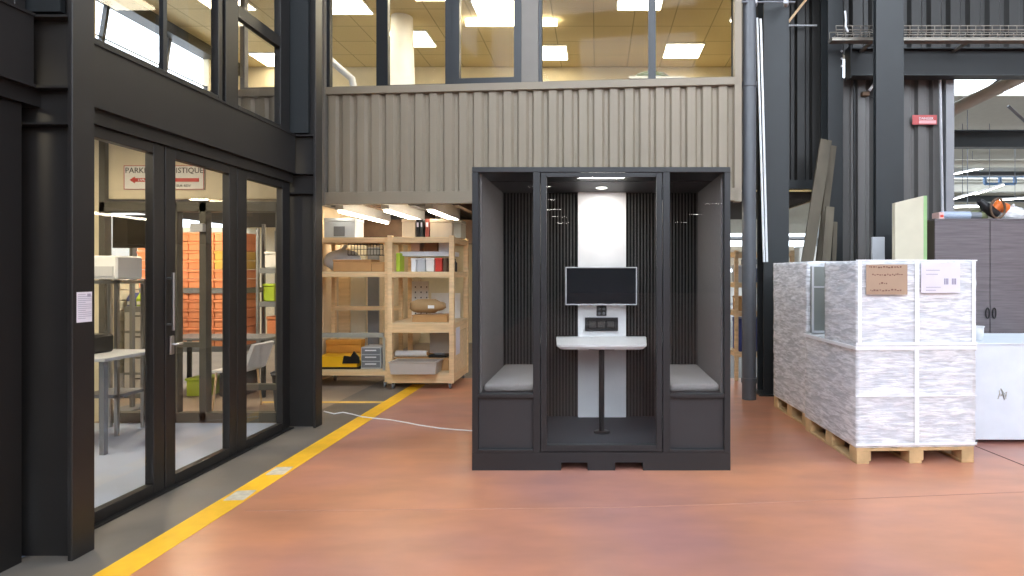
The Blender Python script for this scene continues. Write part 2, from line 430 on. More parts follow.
tag(MB().tube([P(328, 58, 8.5), P(352, 79, 8.5), P(356, 100, 8.5), Vector((XW(356, 8.5), 8.5, 2.6))], .05, 10).build('bent_pipe', palegrey), 'pale bent pipe in the leftmost upstairs container window', 'pipe')
o = thing('desk_lamp', 'dark rounded bundle on the sill of the wide upstairs pane', 'bag', P(655, 77, 8.4))
o.name = 'cloth_bundle'
p = P(655, 79, 7.9)
MB().lathe([(.0, .09), (.10, .08), (.20, .04), (.24, 0), (.22, -.05), (0, -.06)], (p.x-.06, p.y, p.z), 14).build('bundle_body', olive, o)
MB().tube([(p.x-.06, p.y-.12, p.z+.05), (p.x+.1, p.y-.14, p.z+.03), (p.x+.22, p.y, p.z)], .014, 8).build('tie_cord', ctaupe, o)
MB().box(p.x-.7, p.x+.7, p.y-.3, p.y+.3, p.z-.08, p.z-.06).box(p.x-.68, p.x-.64, p.y-.28, p.y+.28, 2.6, p.z-.08).box(p.x+.64, p.x+.68, p.y-.28, p.y+.28, 2.6, p.z-.08)
tb = thing('office_table', 'light table just behind the wide upstairs pane', 'table', (p.x, p.y, 2.6))
box('tabletop', beige, tb, p.x-.36, p.x+.36, p.y-.3, p.y+.3, p.z-.09, p.z-.06)
for sx in (-.32, .28):
    for sy in (-.28, .24): box('leg', grey, tb, p.x+sx, p.x+sx+.04, p.y+sy, p.y+sy+.04, 2.6, p.z-.09)

# under the container: ceiling, joists, tubes, back wall
struct(box('wall_store_back', beige, None, -9, 1.9, 13.0, 13.1, 0, 2.5))
sw = MB()
for i in range(9): sw.box(-3.86, -3.80, 7.75+i*.58, 7.75+i*.58+.555, .1, 2.44, .004)
sw.box(-3.9, -3.86, 7.7, 13, 0, 2.5)
struct(sw.build('wall_store_left', mat('beige_board', (216, 194, 160), .6, 0, .04)))
for i in range(10):
    x = -3.6+i*.58
    tag(box('ceiling_joist', darkwood if i % 2 else steel, None, x, x+.08, 7.75, 13, 2.38, 2.5), 'dark timber joist running back under the container floor' if i % 2 else 'dark steel joist running back under the container floor', 'joist', ('dark timber' if i % 2 else 'dark steel')+' joists under the container')
for (x, y0, y1, lab) in ((-3.35, 7.8, 9.6, 'tube light above the cream plastic crate on the left shelf'), (-2.72, 7.7, 9.3, 'tube light above the shelf beam between the two racks'), (-2.15, 7.7, 9.2, 'tube light above the grey binders on the tall rack'), (-2.7, 10.2, 12.2, 'furthest tube light under the container behind the racks'), (.75, 8, 9.5, 'tube light under the container behind the meeting pod')):
    L = thing('tube_light', lab, 'tube light', (x, (y0+y1)/2, 2.3))
    box('lamp_housing', white, L, x-.05, x+.05, y0, y1, 2.32, 2.5); box('diffuser', under_em, L, x-.022, x+.022, y0+.02, y1-.02, 2.29, 2.32)

tag(box('added_beam', darkwood, None, -3.79, 1.85, 9.75, 9.9, 1.98, 2.375), 'added dark beam covering the bright store back behind the racks', 'beam')  # added to darken the lamp-lit back wall, stands in for brown clutter
# ---------------------------------------------------------------- left glass front: columns, beam, glazing
def hcolumn(y, label):
    t = thing('steel_column', label, 'column', (-2.9, y, 0), 'dark steel columns of the glass front')
    MB().box(-2.745, -2.72, y-.07, y+.07, 0, 7.6, .003).box(-3.085, -3.06, y-.07, y+.07, 0, 7.6, .003).build('flange', steel, t)
    box('web', steel, t, -3.06, -2.745, y-.008, y+.008, 0, 7.6)
    for z in (2.84, 2.47, 2.28):
        box('stiffener_plate', steel, t, -3.06, -2.745, y-.06, y-.008, z-.012, z)
    box('cover_plate', steelblue, t, -3.03, -2.80, y-.05, y-.02, 2.86, 7.0)
    return t
hcolumn(3.18, 'near dark steel column carrying a white paper notice')
hcolumn(5.87, 'dark steel column at the far end of the glass front')
for y0, y1, lab in ((.6, 3.10, 'dark steel beam over the nearest bay at the left edge'), (3.26, 5.79, 'dark steel beam over the glass doors between two columns')):
    t = thing('steel_beam', lab, 'beam', (-2.95, (y0+y1)/2, 2.47), 'edge beams of the glass front')
    box('web', steel, t, -2.93, -2.91, y0, y1, 2.47, 2.82)
    box('flange', steel, t, -3.02, -2.90, y0, y1, 2.455, 2.47); box('flange', steel, t, -3.02, -2.90, y0, y1, 2.82, 2.835)
def gframe(mb, ya, yb, za, zb, st, rt, rb, x=-3.0, th=.06):
    mb.box(x-th/2, x+th/2, ya, ya+st, za, zb, .003).box(x-th/2, x+th/2, yb-st, yb, za, zb, .003)
    mb.box(x-th/2, x+th/2, ya+st, yb-st, za, za+rb, .003).box(x-th/2, x+th/2, ya+st, yb-st, zb-rt, zb, .003)
def bay(n, edges, z0, z1, sub=None, rb=.08, rt=.07):
    """edges: (y_start, y_end, stile)"""
    for i, (ya, yb, st) in enumerate(edges):
        d = sempty('door_%d' % (n+i) if z0 < 1 else 'window_%d' % (n+i), (-3.0, ya, z0))
        m = MB(); gframe(m, ya, yb, z0, z1, st, rt, rb); m.build('door_frame' if z0 < 1 else 'window_frame', frame, d)
        if sub and i == sub[0]:
            box('transom', frame, d, -3.03, -2.97, ya+st, yb-st, sub[1]-.05, sub[1]+.05)
        box('glass_pane', glass, d, -3.004, -2.996, ya+st, yb-st, z0+rb, z1-rt)
        if n == 1 and i == 1:
            h = MB().tube([(-2.93, 4.15, 1.10), (-2.93, 4.15, 1.50)], .011, 10).tube([(-2.97, 4.15, 1.14), (-2.93, 4.15, 1.14)], .008, 8).tube([(-2.97, 4.15, 1.46), (-2.93, 4.15, 1.46)], .008, 8)
            h.build('door_handle', chrome, d)
            MB().box(-2.97, -2.955, 4.16, 4.20, .93, 1.06, .004).tube([(-2.955, 4.18, 1.0), (-2.93, 4.18, 1.0), (-2.93, 4.24, 1.0)], .008, 8).build('lock_plate', chrome, d)
bay(1, [(3.30, 4.12, .10), (4.13, 4.95, .10), (4.96, 5.80, .13)], 0.0, 2.37)
bay(4, [(.6, 1.9, .06), (1.92, 3.1, .12)], 0.0, 2.37)
struct(box('trim_7', frame, None, -3.04, -2.94, .6, 5.8, 2.37, 2.455))
struct(box('trim_8', frame, None, -3.03, -2.93, 3.3, 5.8, 0, .012))
# upper glazing
bay(8, [(3.30, 4.76, .055), (4.80, 5.80, .17)], 2.84, 5.3, sub=(1, 3.67), rb=.05)
bay(10, [(.6, 3.12, .06)], 2.84, 5.3)
struct(box('trim_9', winframe, None, -3.015, -2.985, 4.13, 4.165, 2.89, 5.23))
# upstairs volume behind the upper glazing
struct(box('ceiling', beige, None, -6.7, -3.12, .6, 7.3, 5.3, 5.4))
struct(box('floor_upper', concrete_grey, None, -9, -3.1, .6, 5.94, 2.85, 2.9)); struct(box('floor_upper', concrete_grey, None, -9, -3.62, 5.94, 7.5, 2.85, 2.9))
struct(MB().box(-6.7, -6.6, .6, 11.1, 2.6, 4.0).box(-6.7, -6.6, .6, 7.9, 4.0, 5.14).box(-6.7, -6.6, 10.2, 11.1, 4.0, 5.14).build('wall_upper', beige))
struct(box('trim_12', steelblue, None, -6.7, -6.45, .6, 11.05, 5.14, 5.3))
wn = sempty('window_12', (-6.65, 9, 4.0)); m = MB()
for y in (7.92, 9.02, 9.10, 10.08): m.prism([(y, 4.0), (y+.045, 4.0), (y+.245, 5.14), (y+.2, 5.14)], 'x', -6.68, -6.62)
m.box(-6.68, -6.62, 7.9, 10.2, 4.0, 4.05).box(-6.66, -6.64, 7.9, 10.2, 4.66, 4.675)
m.build('window_frame', winframe, wn); box('window_pane', officeglass, wn, -6.655, -6.648, 7.9, 10.2, 4.0, 5.14)
struct(box('wall_upper', steel, None, -9, -3.1, .5, .6, 0, 5.4))

# paper notice on the near column's flange
pn = thing('paper_notice', 'white printed paper notice taped to the near dark column', 'notice', (-2.719, 3.205, 1.24))
y0, y1 = 3.135, 3.23
MB().box(-2.7195, -2.7185, y0, y1, 1.235, 1.395).build('sheet', papermat, pn)
m = MB()
for i in range(13):
    z = 1.38-i*.0105; m.box(-2.7185, -2.7182, y0+.008, y0+.008+.085*(1 if i % 4 else .55), z, z+.0028)
m.box(-2.7185, -2.7182, y1-.03, y1-.008, 1.368, 1.385).build('printed_lines', mat('faint_ink', (170, 164, 182), .7), pn)

# ---------------------------------------------------------------- workshop behind the glass
d0 = 6.04
struct(box('wall_workshop', beige, None, -9, XW(101, d0), d0+.02, d0+.08, 0, 2.85))
struct(box('wall_workshop', beige, None, XW(107, d0), -3.1, d0+.02, d0+.08, 2.25, 2.85))
pt = sempty('door_6', (-4, d0, 0)); m = MB()
m.box(XW(101, d0), -3.1, d0-.03, d0+.09, ZW(212, d0), ZW(202, d0), .004)
for a, b in ((101, 107), (170, 179), (201, 208), (226, 238), (277, 283)): m.box(XW(a, d0), XW(b, d0), d0-.03, d0+.06, 0, ZW(202, d0) if a > 101 else 2.85, .003)
m.box(XW(101, d0), -3.1, d0-.03, d0+.06, 0, .10, .003).box(XW(179, d0), XW(201, d0), d0-.02, d0+.05, ZW(347, d0), ZW(342, d0))
m.box(XW(238, d0), XW(277, d0), d0-.02, d0+.05, ZW(390, d0), ZW(384, d0))
m.build('door_frame', mat('olive_grey_frame', (84, 80, 70), .5), pt)
box('glass_pane', glass, pt, XW(107, d0), -3.1, d0+.01, d0+.016, .1, ZW(212, d0))
MB().box(XW(195, d0), XW(208, d0), d0-.08, d0-.03, ZW(232, d0), ZW(224, d0), .004).build('door_closer', palegrey, pt)
sg = thing('arrow_sign', 'white wall sign with a long red arrow pointing left', 'sign', P(165, 190, d0))
y = d0+.0
box('sign_board', whitepaint, sg, XW(124, d0), XW(204, d0), d0-.0, d0+.02, ZW(189.5, d0), ZW(165.5, d0))
m = MB()
for (a, b, c, e) in ((124, 204, 165.5, 166.1), (124, 204, 189, 189.5), (124, 124.5, 165.5, 189.5), (203.5, 204, 165.5, 189.5)): m.box(XW(a, d0), XW(b, d0), d0-.004, d0, ZW(e, d0), ZW(c, d0))
m.build('sign_border', pink, sg)
zc = ZW(180, d0)
MB().prism([(XW(130, d0), zc), (XW(135, d0), zc+.033), (XW(135, d0), zc+.018), (XW(199, d0), zc+.018), (XW(199, d0), zc-.018), (XW(135, d0), zc-.018), (XW(135, d0), zc-.033)], 'y', d0-.006, d0).build('arrow', red, sg)
text('PARKING LOGISTIQUE', .078, inkm, 'lettering', sg, (XW(164.5, d0), d0-.003, ZW(173, d0)))
text('LIVRAISON', .034, white, 'lettering', sg, (XW(147, d0), d0-.008, ZW(181.2, d0)))
text('ACCUEIL SUR RDV', .036, inkm, 'lettering', sg, (XW(176, d0), d0-.003, ZW(187, d0)))
struct(box('wall_workshop', whitepaint, None, -9.1, -9, .5, 13, 0, 2.85))
# workshop lamps
for (x, y, r) in ((-4.3, 4.6, .1), (-5.6, 4.2, .1), (-4.6, 2.3, .1), (-4.9, 7.3, .1), (-6.6, 7.3, .1), (-4.2, 10.2, .1)):
    zc = 2.84 if y < 6 else 2.46
    L = thing('round_ceiling_lamp', 'round ceiling lamp in the workshop behind the glass doors', 'ceiling light', (x, y, zc-.04), 'round workshop lamps')
    MB().lathe([(0, 0), (r*1.8, 0), (r*2, .02), (r*2, .04), (0, .04)], (x, y, zc-.04), 20).build('lamp_body', white, L)
    MB().lathe([(0, -.012), (r*1.5, -.012), (r*1.7, 0), (0, 0)], (x, y, zc-.04), 20).build('diffuser', work_em, L)

def rack(name, label, x0, x1, y0, y1, levels, h, m=woodm, post=.05, rail=.05, th=.02, casters=False, group=None, z0=0.0):
    t = thing(name, label, 'shelving', ((x0+x1)/2, (y0+y1)/2, 0), group)
    for px in (x0, x1-post):
        for py in (y0, y1-post): box('post', m, t, px, px+post, py, py+post, z0, h, bev=.003)
    rail0 = rail
    for z in levels:
        rail = min(rail0, .055) if z > 1.2 else rail0
        mb = MB().box(x0+post, x1-post, y0+.005, y0+.03, z-rail, z, .002).box(x0+post, x1-post, y1-.03, y1-.005, z-rail, z, .002)
        mb.box(x0+.01, x0+.035, y0+post, y1-post, z-rail, z).box(x1-.035, x1-.01, y0+post, y1-post, z-rail, z)
        r = mb.build('rail', m, t)
        box('shelf_board', woodx if m is woodm else m, t, x0+.005, x1-.005, y0+.005, y1-.005, z, z+th)
    if casters:
        for px in (x0+.06, x1-.06):
            for py in (y0+.06, y1-.06):
                c = MB().tube([(px-.012, py, .035), (px+.012, py, .035)], .035, 14).build('caster', grey, t)
                MB().box(px-.02, px+.02, py-.02, py+.02, .072, z0+.001).box(px-.02, px-.015, py-.015, py+.015, .03, .075).box(px+.015, px+.02, py-.015, py+.015, .03, .075).build('fork', chrome, c)
    return t
# rack of orange boxes behind the partition
rk = rack('storage_rack', 'grey rack packed with orange boxes behind the glass doors', -6.2, -4.72, 8.0, 8.55, [.50, 1.28], 2.2, m=grey, post=.04)
first = None
rows = [(.5235+i*.125) for i in range(6)]+[1.3035+i*.125 for i in range(6)]
for ri, z in enumerate(rows):
    for ci in range(4):
        x = -6.145+ci*.345
        mm = yellowbox if (ri in (8, 9) and ci == 3) else orangebox
        if first is None:
            first = thing('storage_box', 'orange cardboard box in the tall pile behind the glass doors', 'box', (x+.165, 8.25, z), 'orange boxes in the workshop rack')
            box('box_body', orangebox, first, x, x+.33, 8.02, 8.5, z, z+.10, bev=.004); box('box_lid', orangebox, first, x-.004, x+.334, 8.01, 8.505, z+.085, z+.118, bev=.004)
            o = first
        else:
            o = copy_tree(first); o.location = (x+.165, 8.25, z)
            if mm is yellowbox:
                o['label'] = 'ochre cardboard box among the orange boxes in the rack'; o['group'] = 'ochre boxes in the workshop rack'
                for ch in o.children:
                    ch.data = ch.data.copy(); ch.data.materials[0] = yellowbox
# white boxes at far left behind glass
first = None
for i in range(11):
    z = .30+i*.125
    if first is None:
        first = thing('white_box', 'white flat box in the stack behind the leftmost glass', 'box', (-5.95, 7.3, z), 'white boxes stacked behind the glass')
        box('box_body', cream, first, -6.2, -5.72, 7.1, 7.5, z, z+.118, bev=.005)
    else:
        o = copy_tree(first); o.location = (-5.95, 7.3, z)
tb = thing('low_cabinet', 'low white cabinet under the stack of white boxes', 'cabinet', (-5.95, 7.3, 0)); box('cabinet_body', whitepaint, tb, -6.25, -5.7, 7.08, 7.52, 0, .3, bev=.005); box('door', cream, tb, -6.22, -5.73, 7.065, 7.08, .04, .27)

# workshop table with bits, in front of the partition
def table(name, label, x0, x1, y0, y1, z, mt, ml, cat='table', group=None):
    t = thing(name, label, cat, ((x0+x1)/2, (y0+y1)/2, 0), group); box('tabletop', mt, t, x0, x1, y0, y1, z-.03, z, bev=.004)
    for px in (x0+.03, x1-.07):
        for py in (y0+.03, y1-.07): box('leg', ml, t, px, px+.04, py, py+.04, 0, z-.03)
    return t
table('work_table', 'white topped work table behind the first glass pane', -4.9, -4.02, 4.9, 5.5, .80, palegrey, grey)
t = thing('printer', 'black desktop printer on the white work table behind the glass', 'printer', (-4.5, 5.2, .8))
box('printer_body', black, t, -4.72, -4.32, 5.02, 5.38, .8, .96, bev=.02); box('paper_tray', palegrey, t, -4.65, -4.4, 4.93, 5.05, .84, .86); box('control_panel', grey, t, -4.68, -4.5, 5.005, 5.02, .9, .94)
t = thing('equipment_cart', 'metal frame cart holding a white machine behind the glass', 'cart', (-4.1, 5.7, 0))
cx0, cx1, cy0, cy1 = XW(97, 5.7), XW(134, 5.7), 5.5, 5.85
m = MB()
for px in (cx0, cx1-.03):
    for py in (cy0, cy1-.03): box('leg', chrome, t, px, px+.03, py, py+.03, 0, 1.44)
box('top_shelf', chrome, t, cx0, cx1, cy0, cy1, 1.40, 1.43); box('lower_shelf', grey, t, cx0, cx1, cy0, cy1, .35, .38)
t = thing('white_machine', 'white box shaped machine on top of the metal cart', 'machine', ((cx0+cx1)/2, 5.68, 1.44))
box('machine_body', white, t, cx0+.02, cx1-.02, 5.52, 5.84, 1.44, 1.66, bev=.015); box('front_panel', palegrey, t, cx0+.05, cx1-.05, 5.51, 5.52, 1.47, 1.56)
t = thing('tool_cabinet', 'grey tool cabinet with blue bins behind the first glass pane', 'cabinet', (-5.4, 7.9, 0))
box('cabinet_body', grey, t, -5.68, -5.33, 7.2, 7.7, 0, 1.1, bev=.006)
for i in range(4): dd = box('drawer', palegrey, t, -5.66, -5.35, 7.185, 7.2, .06+i*.25, .28+i*.25, bev=.004); box('handle', black, dd, -5.56, -5.45, 7.17, 7.185, .23+i*.25, .245+i*.25)
for i, (mm, lab) in enumerate(((blue, 'blue bin on the tool cabinet behind the glass'), (lime, 'lime green bin on the tool cabinet behind the glass'), (black, 'black bin on the tool cabinet behind the glass'))):
    x = -5.68+i*.117
    tt = thing('parts_bin', lab, 'bin', (x+.07, 7.4, 1.1)); MB().prism([(7.25, 1.1), (7.6, 1.1), (7.6, 1.26), (7.3, 1.26), (7.24, 1.19)], 'x', x, x+.11).build('bin_body', mm, tt); box('label_strip', white, tt, x+.02, x+.09, 7.225, 7.24, 1.12, 1.16)
t = thing('wall_monitor', 'dark monitor seen high behind the first glass pane', 'screen', (-4.9, 6.6, 1.7))
box('screen_housing', black, t, XW(112, 6.6), XW(147, 6.6), 6.6, 6.64, ZW(248, 6.6), ZW(215, 6.6), bev=.005); box('screen', screenm, t, XW(113, 6.6), XW(146, 6.6), 6.596, 6.6, ZW(246, 6.6), ZW(217, 6.6))
box('stand_pole', grey, t, XW(128, 6.6), XW(131, 6.6), 6.62, 6.66, 0, ZW(248, 6.6)); box('stand_foot', grey, t, XW(118, 6.6), XW(141, 6.6), 6.45, 6.8, 0, .02)
# bench with clutter, seen in the middle and right panes
table('packing_bench', 'grey packing bench below the orange boxes behind the glass', -5.28, -3.98, 7.2, 7.75, .72, grey, steel)
for i, (x, w_, h_, mm, nm, lab) in enumerate(((-5.0, .28, .22, lime, 'plastic_crate', 'green plastic crate under the packing bench'), (-4.6, .3, .34, black, 'plastic_crate', 'black plastic crate under the packing bench'))):
    tt = thing(nm, lab, 'crate', (x+w_/2, 7.45, 0)); box('crate_body', mm, tt, x, x+w_, 7.3, 7.6, 0, h_-.03, bev=.01); box('rim', mm, tt, x-.012, x+w_+.012, 7.288, 7.612, h_-.03, h_, bev=.006)
rk = rack('storage_rack', 'open metal rack with mixed parts behind the right glass pane', -4.55, -3.95, 8.0, 8.5, [.6, 1.10, 1.55], 2.1, m=grey, post=.035)
for i, (x, z, w_, h_, mm, nm, lab) in enumerate(((-4.5, 1.12, .16, .24, lime, 'spray_bottle', 'lime green canister on the metal rack behind the glass'), (-4.3, 1.12, .24, .14, cardboard, 'cardboard_box', 'small brown carton beside the lime canister'),
      (-4.48, 1.57, .2, .22, white, 'white_case', 'white case on the upper shelf of the metal rack'), (-4.24, 1.57, .24, .16, palegrey, 'grey_case', 'grey case on the upper shelf of the metal rack'),
      (-4.45, .62, .4, .3, orangebox, 'orange_carton', 'wide orange carton low on the metal rack'))):
    tt = thing(nm, lab, 'container', (x+w_/2, 8.2, z)); box('case_body', mm, tt, x, x+w_, 8.08, 8.4, z, z+h_*.85, bev=.012); box('lid', mm, tt, x-.005, x+w_+.005, 8.07, 8.41, z+h_*.85, z+h_, bev=.008)
tt = thing('traffic_cone', 'orange traffic cone on top of the metal rack behind the glass', 'cone', (-4.35, 8.25, 2.1))
tt.location = (-4.42, 8.0, 1.9-.0)
tt.location = (-4.40, 8.25, 1.57)
bpy.data.objects.remove(tt)
tt = thing('white_chair', 'white moulded chair behind the rightmost glass pane', 'chair', (-3.95, 6.66, 0))
MB().prism([(-4.16, .43), (-3.83, .42), (-3.79, .44), (-3.69, .72), (-3.72, .73), (-3.84, .455), (-4.16, .45)], 'y', 6.46, 6.86).build('seat_shell', white, tt)
for px in (-4.12, -3.86):
    for py in (6.50, 6.82): MB().tube([(px, py, .43), (px+(-.03 if px < -4 else .03), py+(-.03 if py < 6.7 else .03), 0)], .012, 8).build('leg', woodm, tt)
tt = thing('waste_bin', 'black waste bin beside the white chair behind the glass', 'bin', (-3.45, 6.6, 0))
MB().lathe([(0, 0), (.12, 0), (.15, .38), (.16, .38), (.16, .40), (.14, .40), (.11, .02), (0, .02)], (-3.42, 6.62, 0), 20).build('bin_body', black, tt); MB().lathe([(.15, .4), (.165, .4), (.165, .415), (.15, .415)], (-3.42, 6.62, 0), 20).build('rim', grey, tt)
# divider of workshop and shelf area
struct(box('wall_divider', beige, None, -3.86, -3.80, 6.95+.3, 7.7, 0, 2.44))

# ================================================================ FLOOR MARKINGS AND CABLE
t = MB().box(-2.49, -2.31, -1, 8.1, 0, .0015).build('floor_line', yellow); tag(t, 'long yellow painted line running along the glass front', 'floor marking')
t = MB().box(-3.9, -2.49, 6.93, 7.02, 0, .0015).build('floor_line', mat('worn_yellow', (226, 186, 96), .6, 0, .1)); tag(t, 'thin yellow cross line on the grey floor beyond the far column', 'floor marking')
tapem = mat('grey_tape', (206, 196, 176), .5, 0, .2, 20)
for (px, py, lab) in ((237, 495.5, 'pale tape patch on the yellow line, nearest to the camera'), (275, 471, 'pale tape patch on the yellow line, second from the camera')):
    d = F*H/(py-CY); x = -2.40
    tp = MB(Matrix.Translation((x, d, 0)) @ Matrix.Rotation(.08, 4, 'Z')).box(-.065, .065, -.09, .09, .0015, .0025).build('tape_patch', tapem); tag(tp, lab, 'tape', 'tape patches on the yellow line')
pts = []
for px, py in ((324, 412), (334, 414.5), (343, 413), (352, 414.8), (362, 417.5), (375, 419), (390, 420.5), (405, 423), (420, 426), (440, 429), (457, 430.5), (472, 431.5), (500, 430)):
    d = F*H/(py-CY); pts.append((XW(px, d), d, .0075))
tag(MB().tube(pts, .006, 8).build('power_cable', white), 'thin white cable lying across the floor towards the pod', 'cable')

# ================================================================ MEETING POD
bx = .03; Y0, Y1 = 4.55, 5.76
pod = thing('meeting_pod', 'black glazed two seat meeting pod standing on the red floor', 'office pod', (bx, (Y0+Y1)/2, 0))
def bX(px): return XW(px, Y0)
xl, xr = bX(472), bX(730.5)
ct = .06
MB().prism([(xl, 0), (bX(561), 0), (bX(561), ct), (bX(587.5), ct), (bX(587.5), 0), (bX(615), 0), (bX(615), ct), (bX(643), ct), (bX(643), 0), (xr, 0), (xr, .137), (xl, .137)], 'y', Y0, Y1).build('plinth', boothm, pod)
ZT2 = 2.302
box('side_panel', boothm, pod, xl, xl+.047, Y0, Y1, .137, ZT2-.04, bev=.003); box('side_panel', boothm, pod, xr-.047, xr, Y0, Y1, .137, ZT2-.04, bev=.003)
box('roof_panel', boothm, pod, xl, xr, Y0, Y1, ZT2-.04, ZT2, bev=.003)
box('back_panel', boothm, pod, xl+.047, xr-.047, Y1-.04, Y1, .137, ZT2-.04)
pl0, pl1, pr0, pr1 = bX(533), bX(540), bX(663), bX(670)
box('mullion', boothm, pod, pl0, pl1, Y0, Y0+.07, .137, ZT2-.04, bev=.002); box('mullion', boothm, pod, pr0, pr1, Y0, Y0+.07, .137, ZT2-.04, bev=.002)
zb = ZW(394, Y0); zb0 = ZW(398, Y0)
for a, b in ((xl+.047, pl0), (pr1, xr-.047)):
    box('bench_rail', boothm, pod, a, b, Y0, Y0+.06, zb0, zb, bev=.002)
    box('sill_rail', boothm, pod, a, b, Y0, Y0+.06, .137, ZW(449.5, Y0), bev=.002)
    box('kick_panel', boothpanel, pod, a, b, Y0+.03, Y0+.045, ZW(449.5, Y0), zb0)
    box('window_glass', podglass, pod, a, b, Y0+.02, Y0+.026, zb, ZT2-.04)
dr = box('door', boothm, pod, pl1+.006, bX(546.5), Y0+.002, Y0+.045, .142, ZT2-.042, bev=.002)
MB().box(bX(656.5), pr0-.006, Y0+.002, Y0+.045, .142, ZT2-.042, .002).box(bX(546.5), bX(656.5), Y0+.002, Y0+.045, ZW(177, Y0), ZT2-.042, .002).box(bX(546.5), bX(656.5), Y0+.002, Y0+.045, .142, ZW(445, Y0), .002).build('door_frame', boothm, dr)
box('door_glass', podglass, dr, bX(546.5), bX(656.5), Y0+.02, Y0+.026, ZW(445, Y0), ZW(177, Y0))
for z in (.35, 2.1): MB().tube([(pr0-.003, Y0-.004, z-.05), (pr0-.003, Y0-.004, z+.05)], .007, 8).build('hinge', steelblue, dr)
# interior
yb = 5.68
box('floor_carpet', carpet, pod, xl+.047, xr-.047, Y0+.07, yb, .137, .145)
box('rear_lining', slatgap, pod, xl+.05, xr-.05, yb, yb+.03, .145, 2.257)
m = MB(); x = xl+.055; i = 0
while x < xr-.07:
    m.box(x, x+.011, yb-.016, yb, .145, 2.257); x += .0305
m.build('acoustic_slats', slat, pod)
for a, b in ((xl+.047, xl+.062), (xr-.062, xr-.047)): box('felt_lining', felt, pod, a, b, Y0+.06, yb, .145, 2.257)
box('inner_ceiling', boothpanel, pod, xl+.05, xr-.05, 4.98, yb, 2.257, 2.262-.002)
box('light_strip', emit('soft_strip', (245, 245, 240), 40), pod, bX(578), bX(625), 4.66, 4.72, 2.245, 2.262)
px_ = 602; dl = F*(2.257-H)/(CY-187.5); lx = XW(601.5, dl)
dn = MB().lathe([(0, 0), (.055, 0), (.06, -.004), (0, -.004)], (lx, dl, 2.257), 20).build('downlight', white, pod)
MB().lathe([(0, -.006), (.045, -.006), (.045, -.004), (0, -.004)], (lx, dl, 2.257), 20).build('diffuser', pod_em, dn)
la = bpy.data.lights.new('downlight_glow', 'AREA'); la.shape = 'DISK'; la.size = .09; la.energy = 3.2; la.color = (1, .97, .93)
lo = bpy.data.objects.new('downlight_glow', la); COL.objects.link(lo); lo.parent = dn
lo.location = Vector((lx, dl, 2.248))-wloc(dn)
wx0, wx1 = XW(578, 5.63), XW(626, 5.63)
box('white_backboard', whitelam, pod, wx0, wx1, 5.63, yb-.016, .145, 2.257)
# benches
for sgn in (0, 1):
    a, b = ((xl+.062, pl0-.0) if sgn == 0 else (pr1, xr-.062))
    a2, b2 = (a, pl0+.0) if sgn == 0 else (pr1-.0, b)
    bench = box('bench', boothpanel, pod, a2, b2, Y0+.07, yb-.016, zb0, zb, bev=.003)
    sx = b2-.02 if sgn == 0 else a2
    box('bench_side', boothpanel, bench, sx, sx+.02, Y0+.07, yb-.016, .145, zb0)
    c = MB().box(a2+.012, b2-.004, Y0+.085, yb-.03, zb, zb+.062, .022, 3)
    o = c.build('seat_cushion', cushion)
    for p in o.data.polygons: p.use_smooth = True
    tag(o, 'dark grey fabric seat cushion on the %s bench of the pod' % ('left' if sgn == 0 else 'right'), 'cushion', 'bench cushions of the pod')
# fitted table
zt = .905
tx = XW(601.5, 5.2)
w0, w1 = .415, .335
def rr_table(z0, z1, sc=1.0):
    yf, ybk = 4.93, 5.63; pts = [(tx-w0*sc, ybk), (tx-w0*sc, ybk-.10)]
    for a in range(0, 7):
        t_ = a/6*math.pi/2; pts.append((tx-w1*sc+.0-.06*math.cos(t_)+.02, yf+.07-.07*math.sin(t_)))
    q = [(2*tx-p[0], p[1]) for p in pts][::-1]
    return pts+q
tm = MB().prism(rr_table(0, 0), 'z', zt-.014, zt)
top = rr_table(0, 0); n = len(top); vs = [(p[0], p[1], zt-.014) for p in top]+[(tx+(p[0]-tx)*.93, 5.63-(5.63-p[1])*.97, zt-.038) for p in top]
tm.add(vs, [[i, (i+1) % n, n+(i+1) % n, n+i] for i in range(n)]+[list(range(n, 2*n))])
tab = tm.build('fitted_table', whitelam, pod)
MB().tube([(tx, 5.1, .145), (tx, 5.1, zt-.036)], .024, 16).build('table_leg', black, tab)
MB().lathe([(0, 0), (.07, 0), (.07, .008), (.03, .014), (0, .014)], (tx, 5.1, .145), 20).build('floor_flange', black, tab)
m = MB()
for i in range(3): m.box(tx-.11+.02*i, tx+.11-.02*i, 5.12+i*.1, 5.15+i*.1, zt-.065, zt-.038)
m.build('support_bracket', black, tab)
# socket tray and control pad on the white board
sk = MB(); d = 5.62
X_, Z_ = lambda p: XW(p, d), lambda p: ZW(p, d)
def rect_frame(mb, x0, x1, z0, z1, t_, y0, y1):
    mb.box(x0, x1, y0, y1, z1-t_, z1, .003).box(x0, x1, y0, y1, z0, z0+t_, .003).box(x0, x0+t_, y0, y1, z0+t_, z1-t_).box(x1-t_, x1, y0, y1, z0+t_, z1-t_)
rect_frame(sk, X_(585), X_(618), Z_(331), Z_(317.5), .022, 5.60, 5.632)
so = sk.build('socket_tray', boothm, pod)
MB().box(X_(587), X_(616), 5.625, 5.631, Z_(329.5), Z_(319)).build('tray_recess', black, so)
MB().box(X_(589), X_(596), 5.615, 5.626, Z_(328), Z_(321), .003).box(X_(598), X_(605), 5.615, 5.626, Z_(328), Z_(321), .003).box(X_(607), X_(614), 5.615, 5.626, Z_(328), Z_(321), .003).build('socket', slat, so)
cp = MB().box(X_(596.5), X_(606.5), 5.618, 5.632, Z_(316), Z_(306), .004).build('control_pad', boothm, pod)
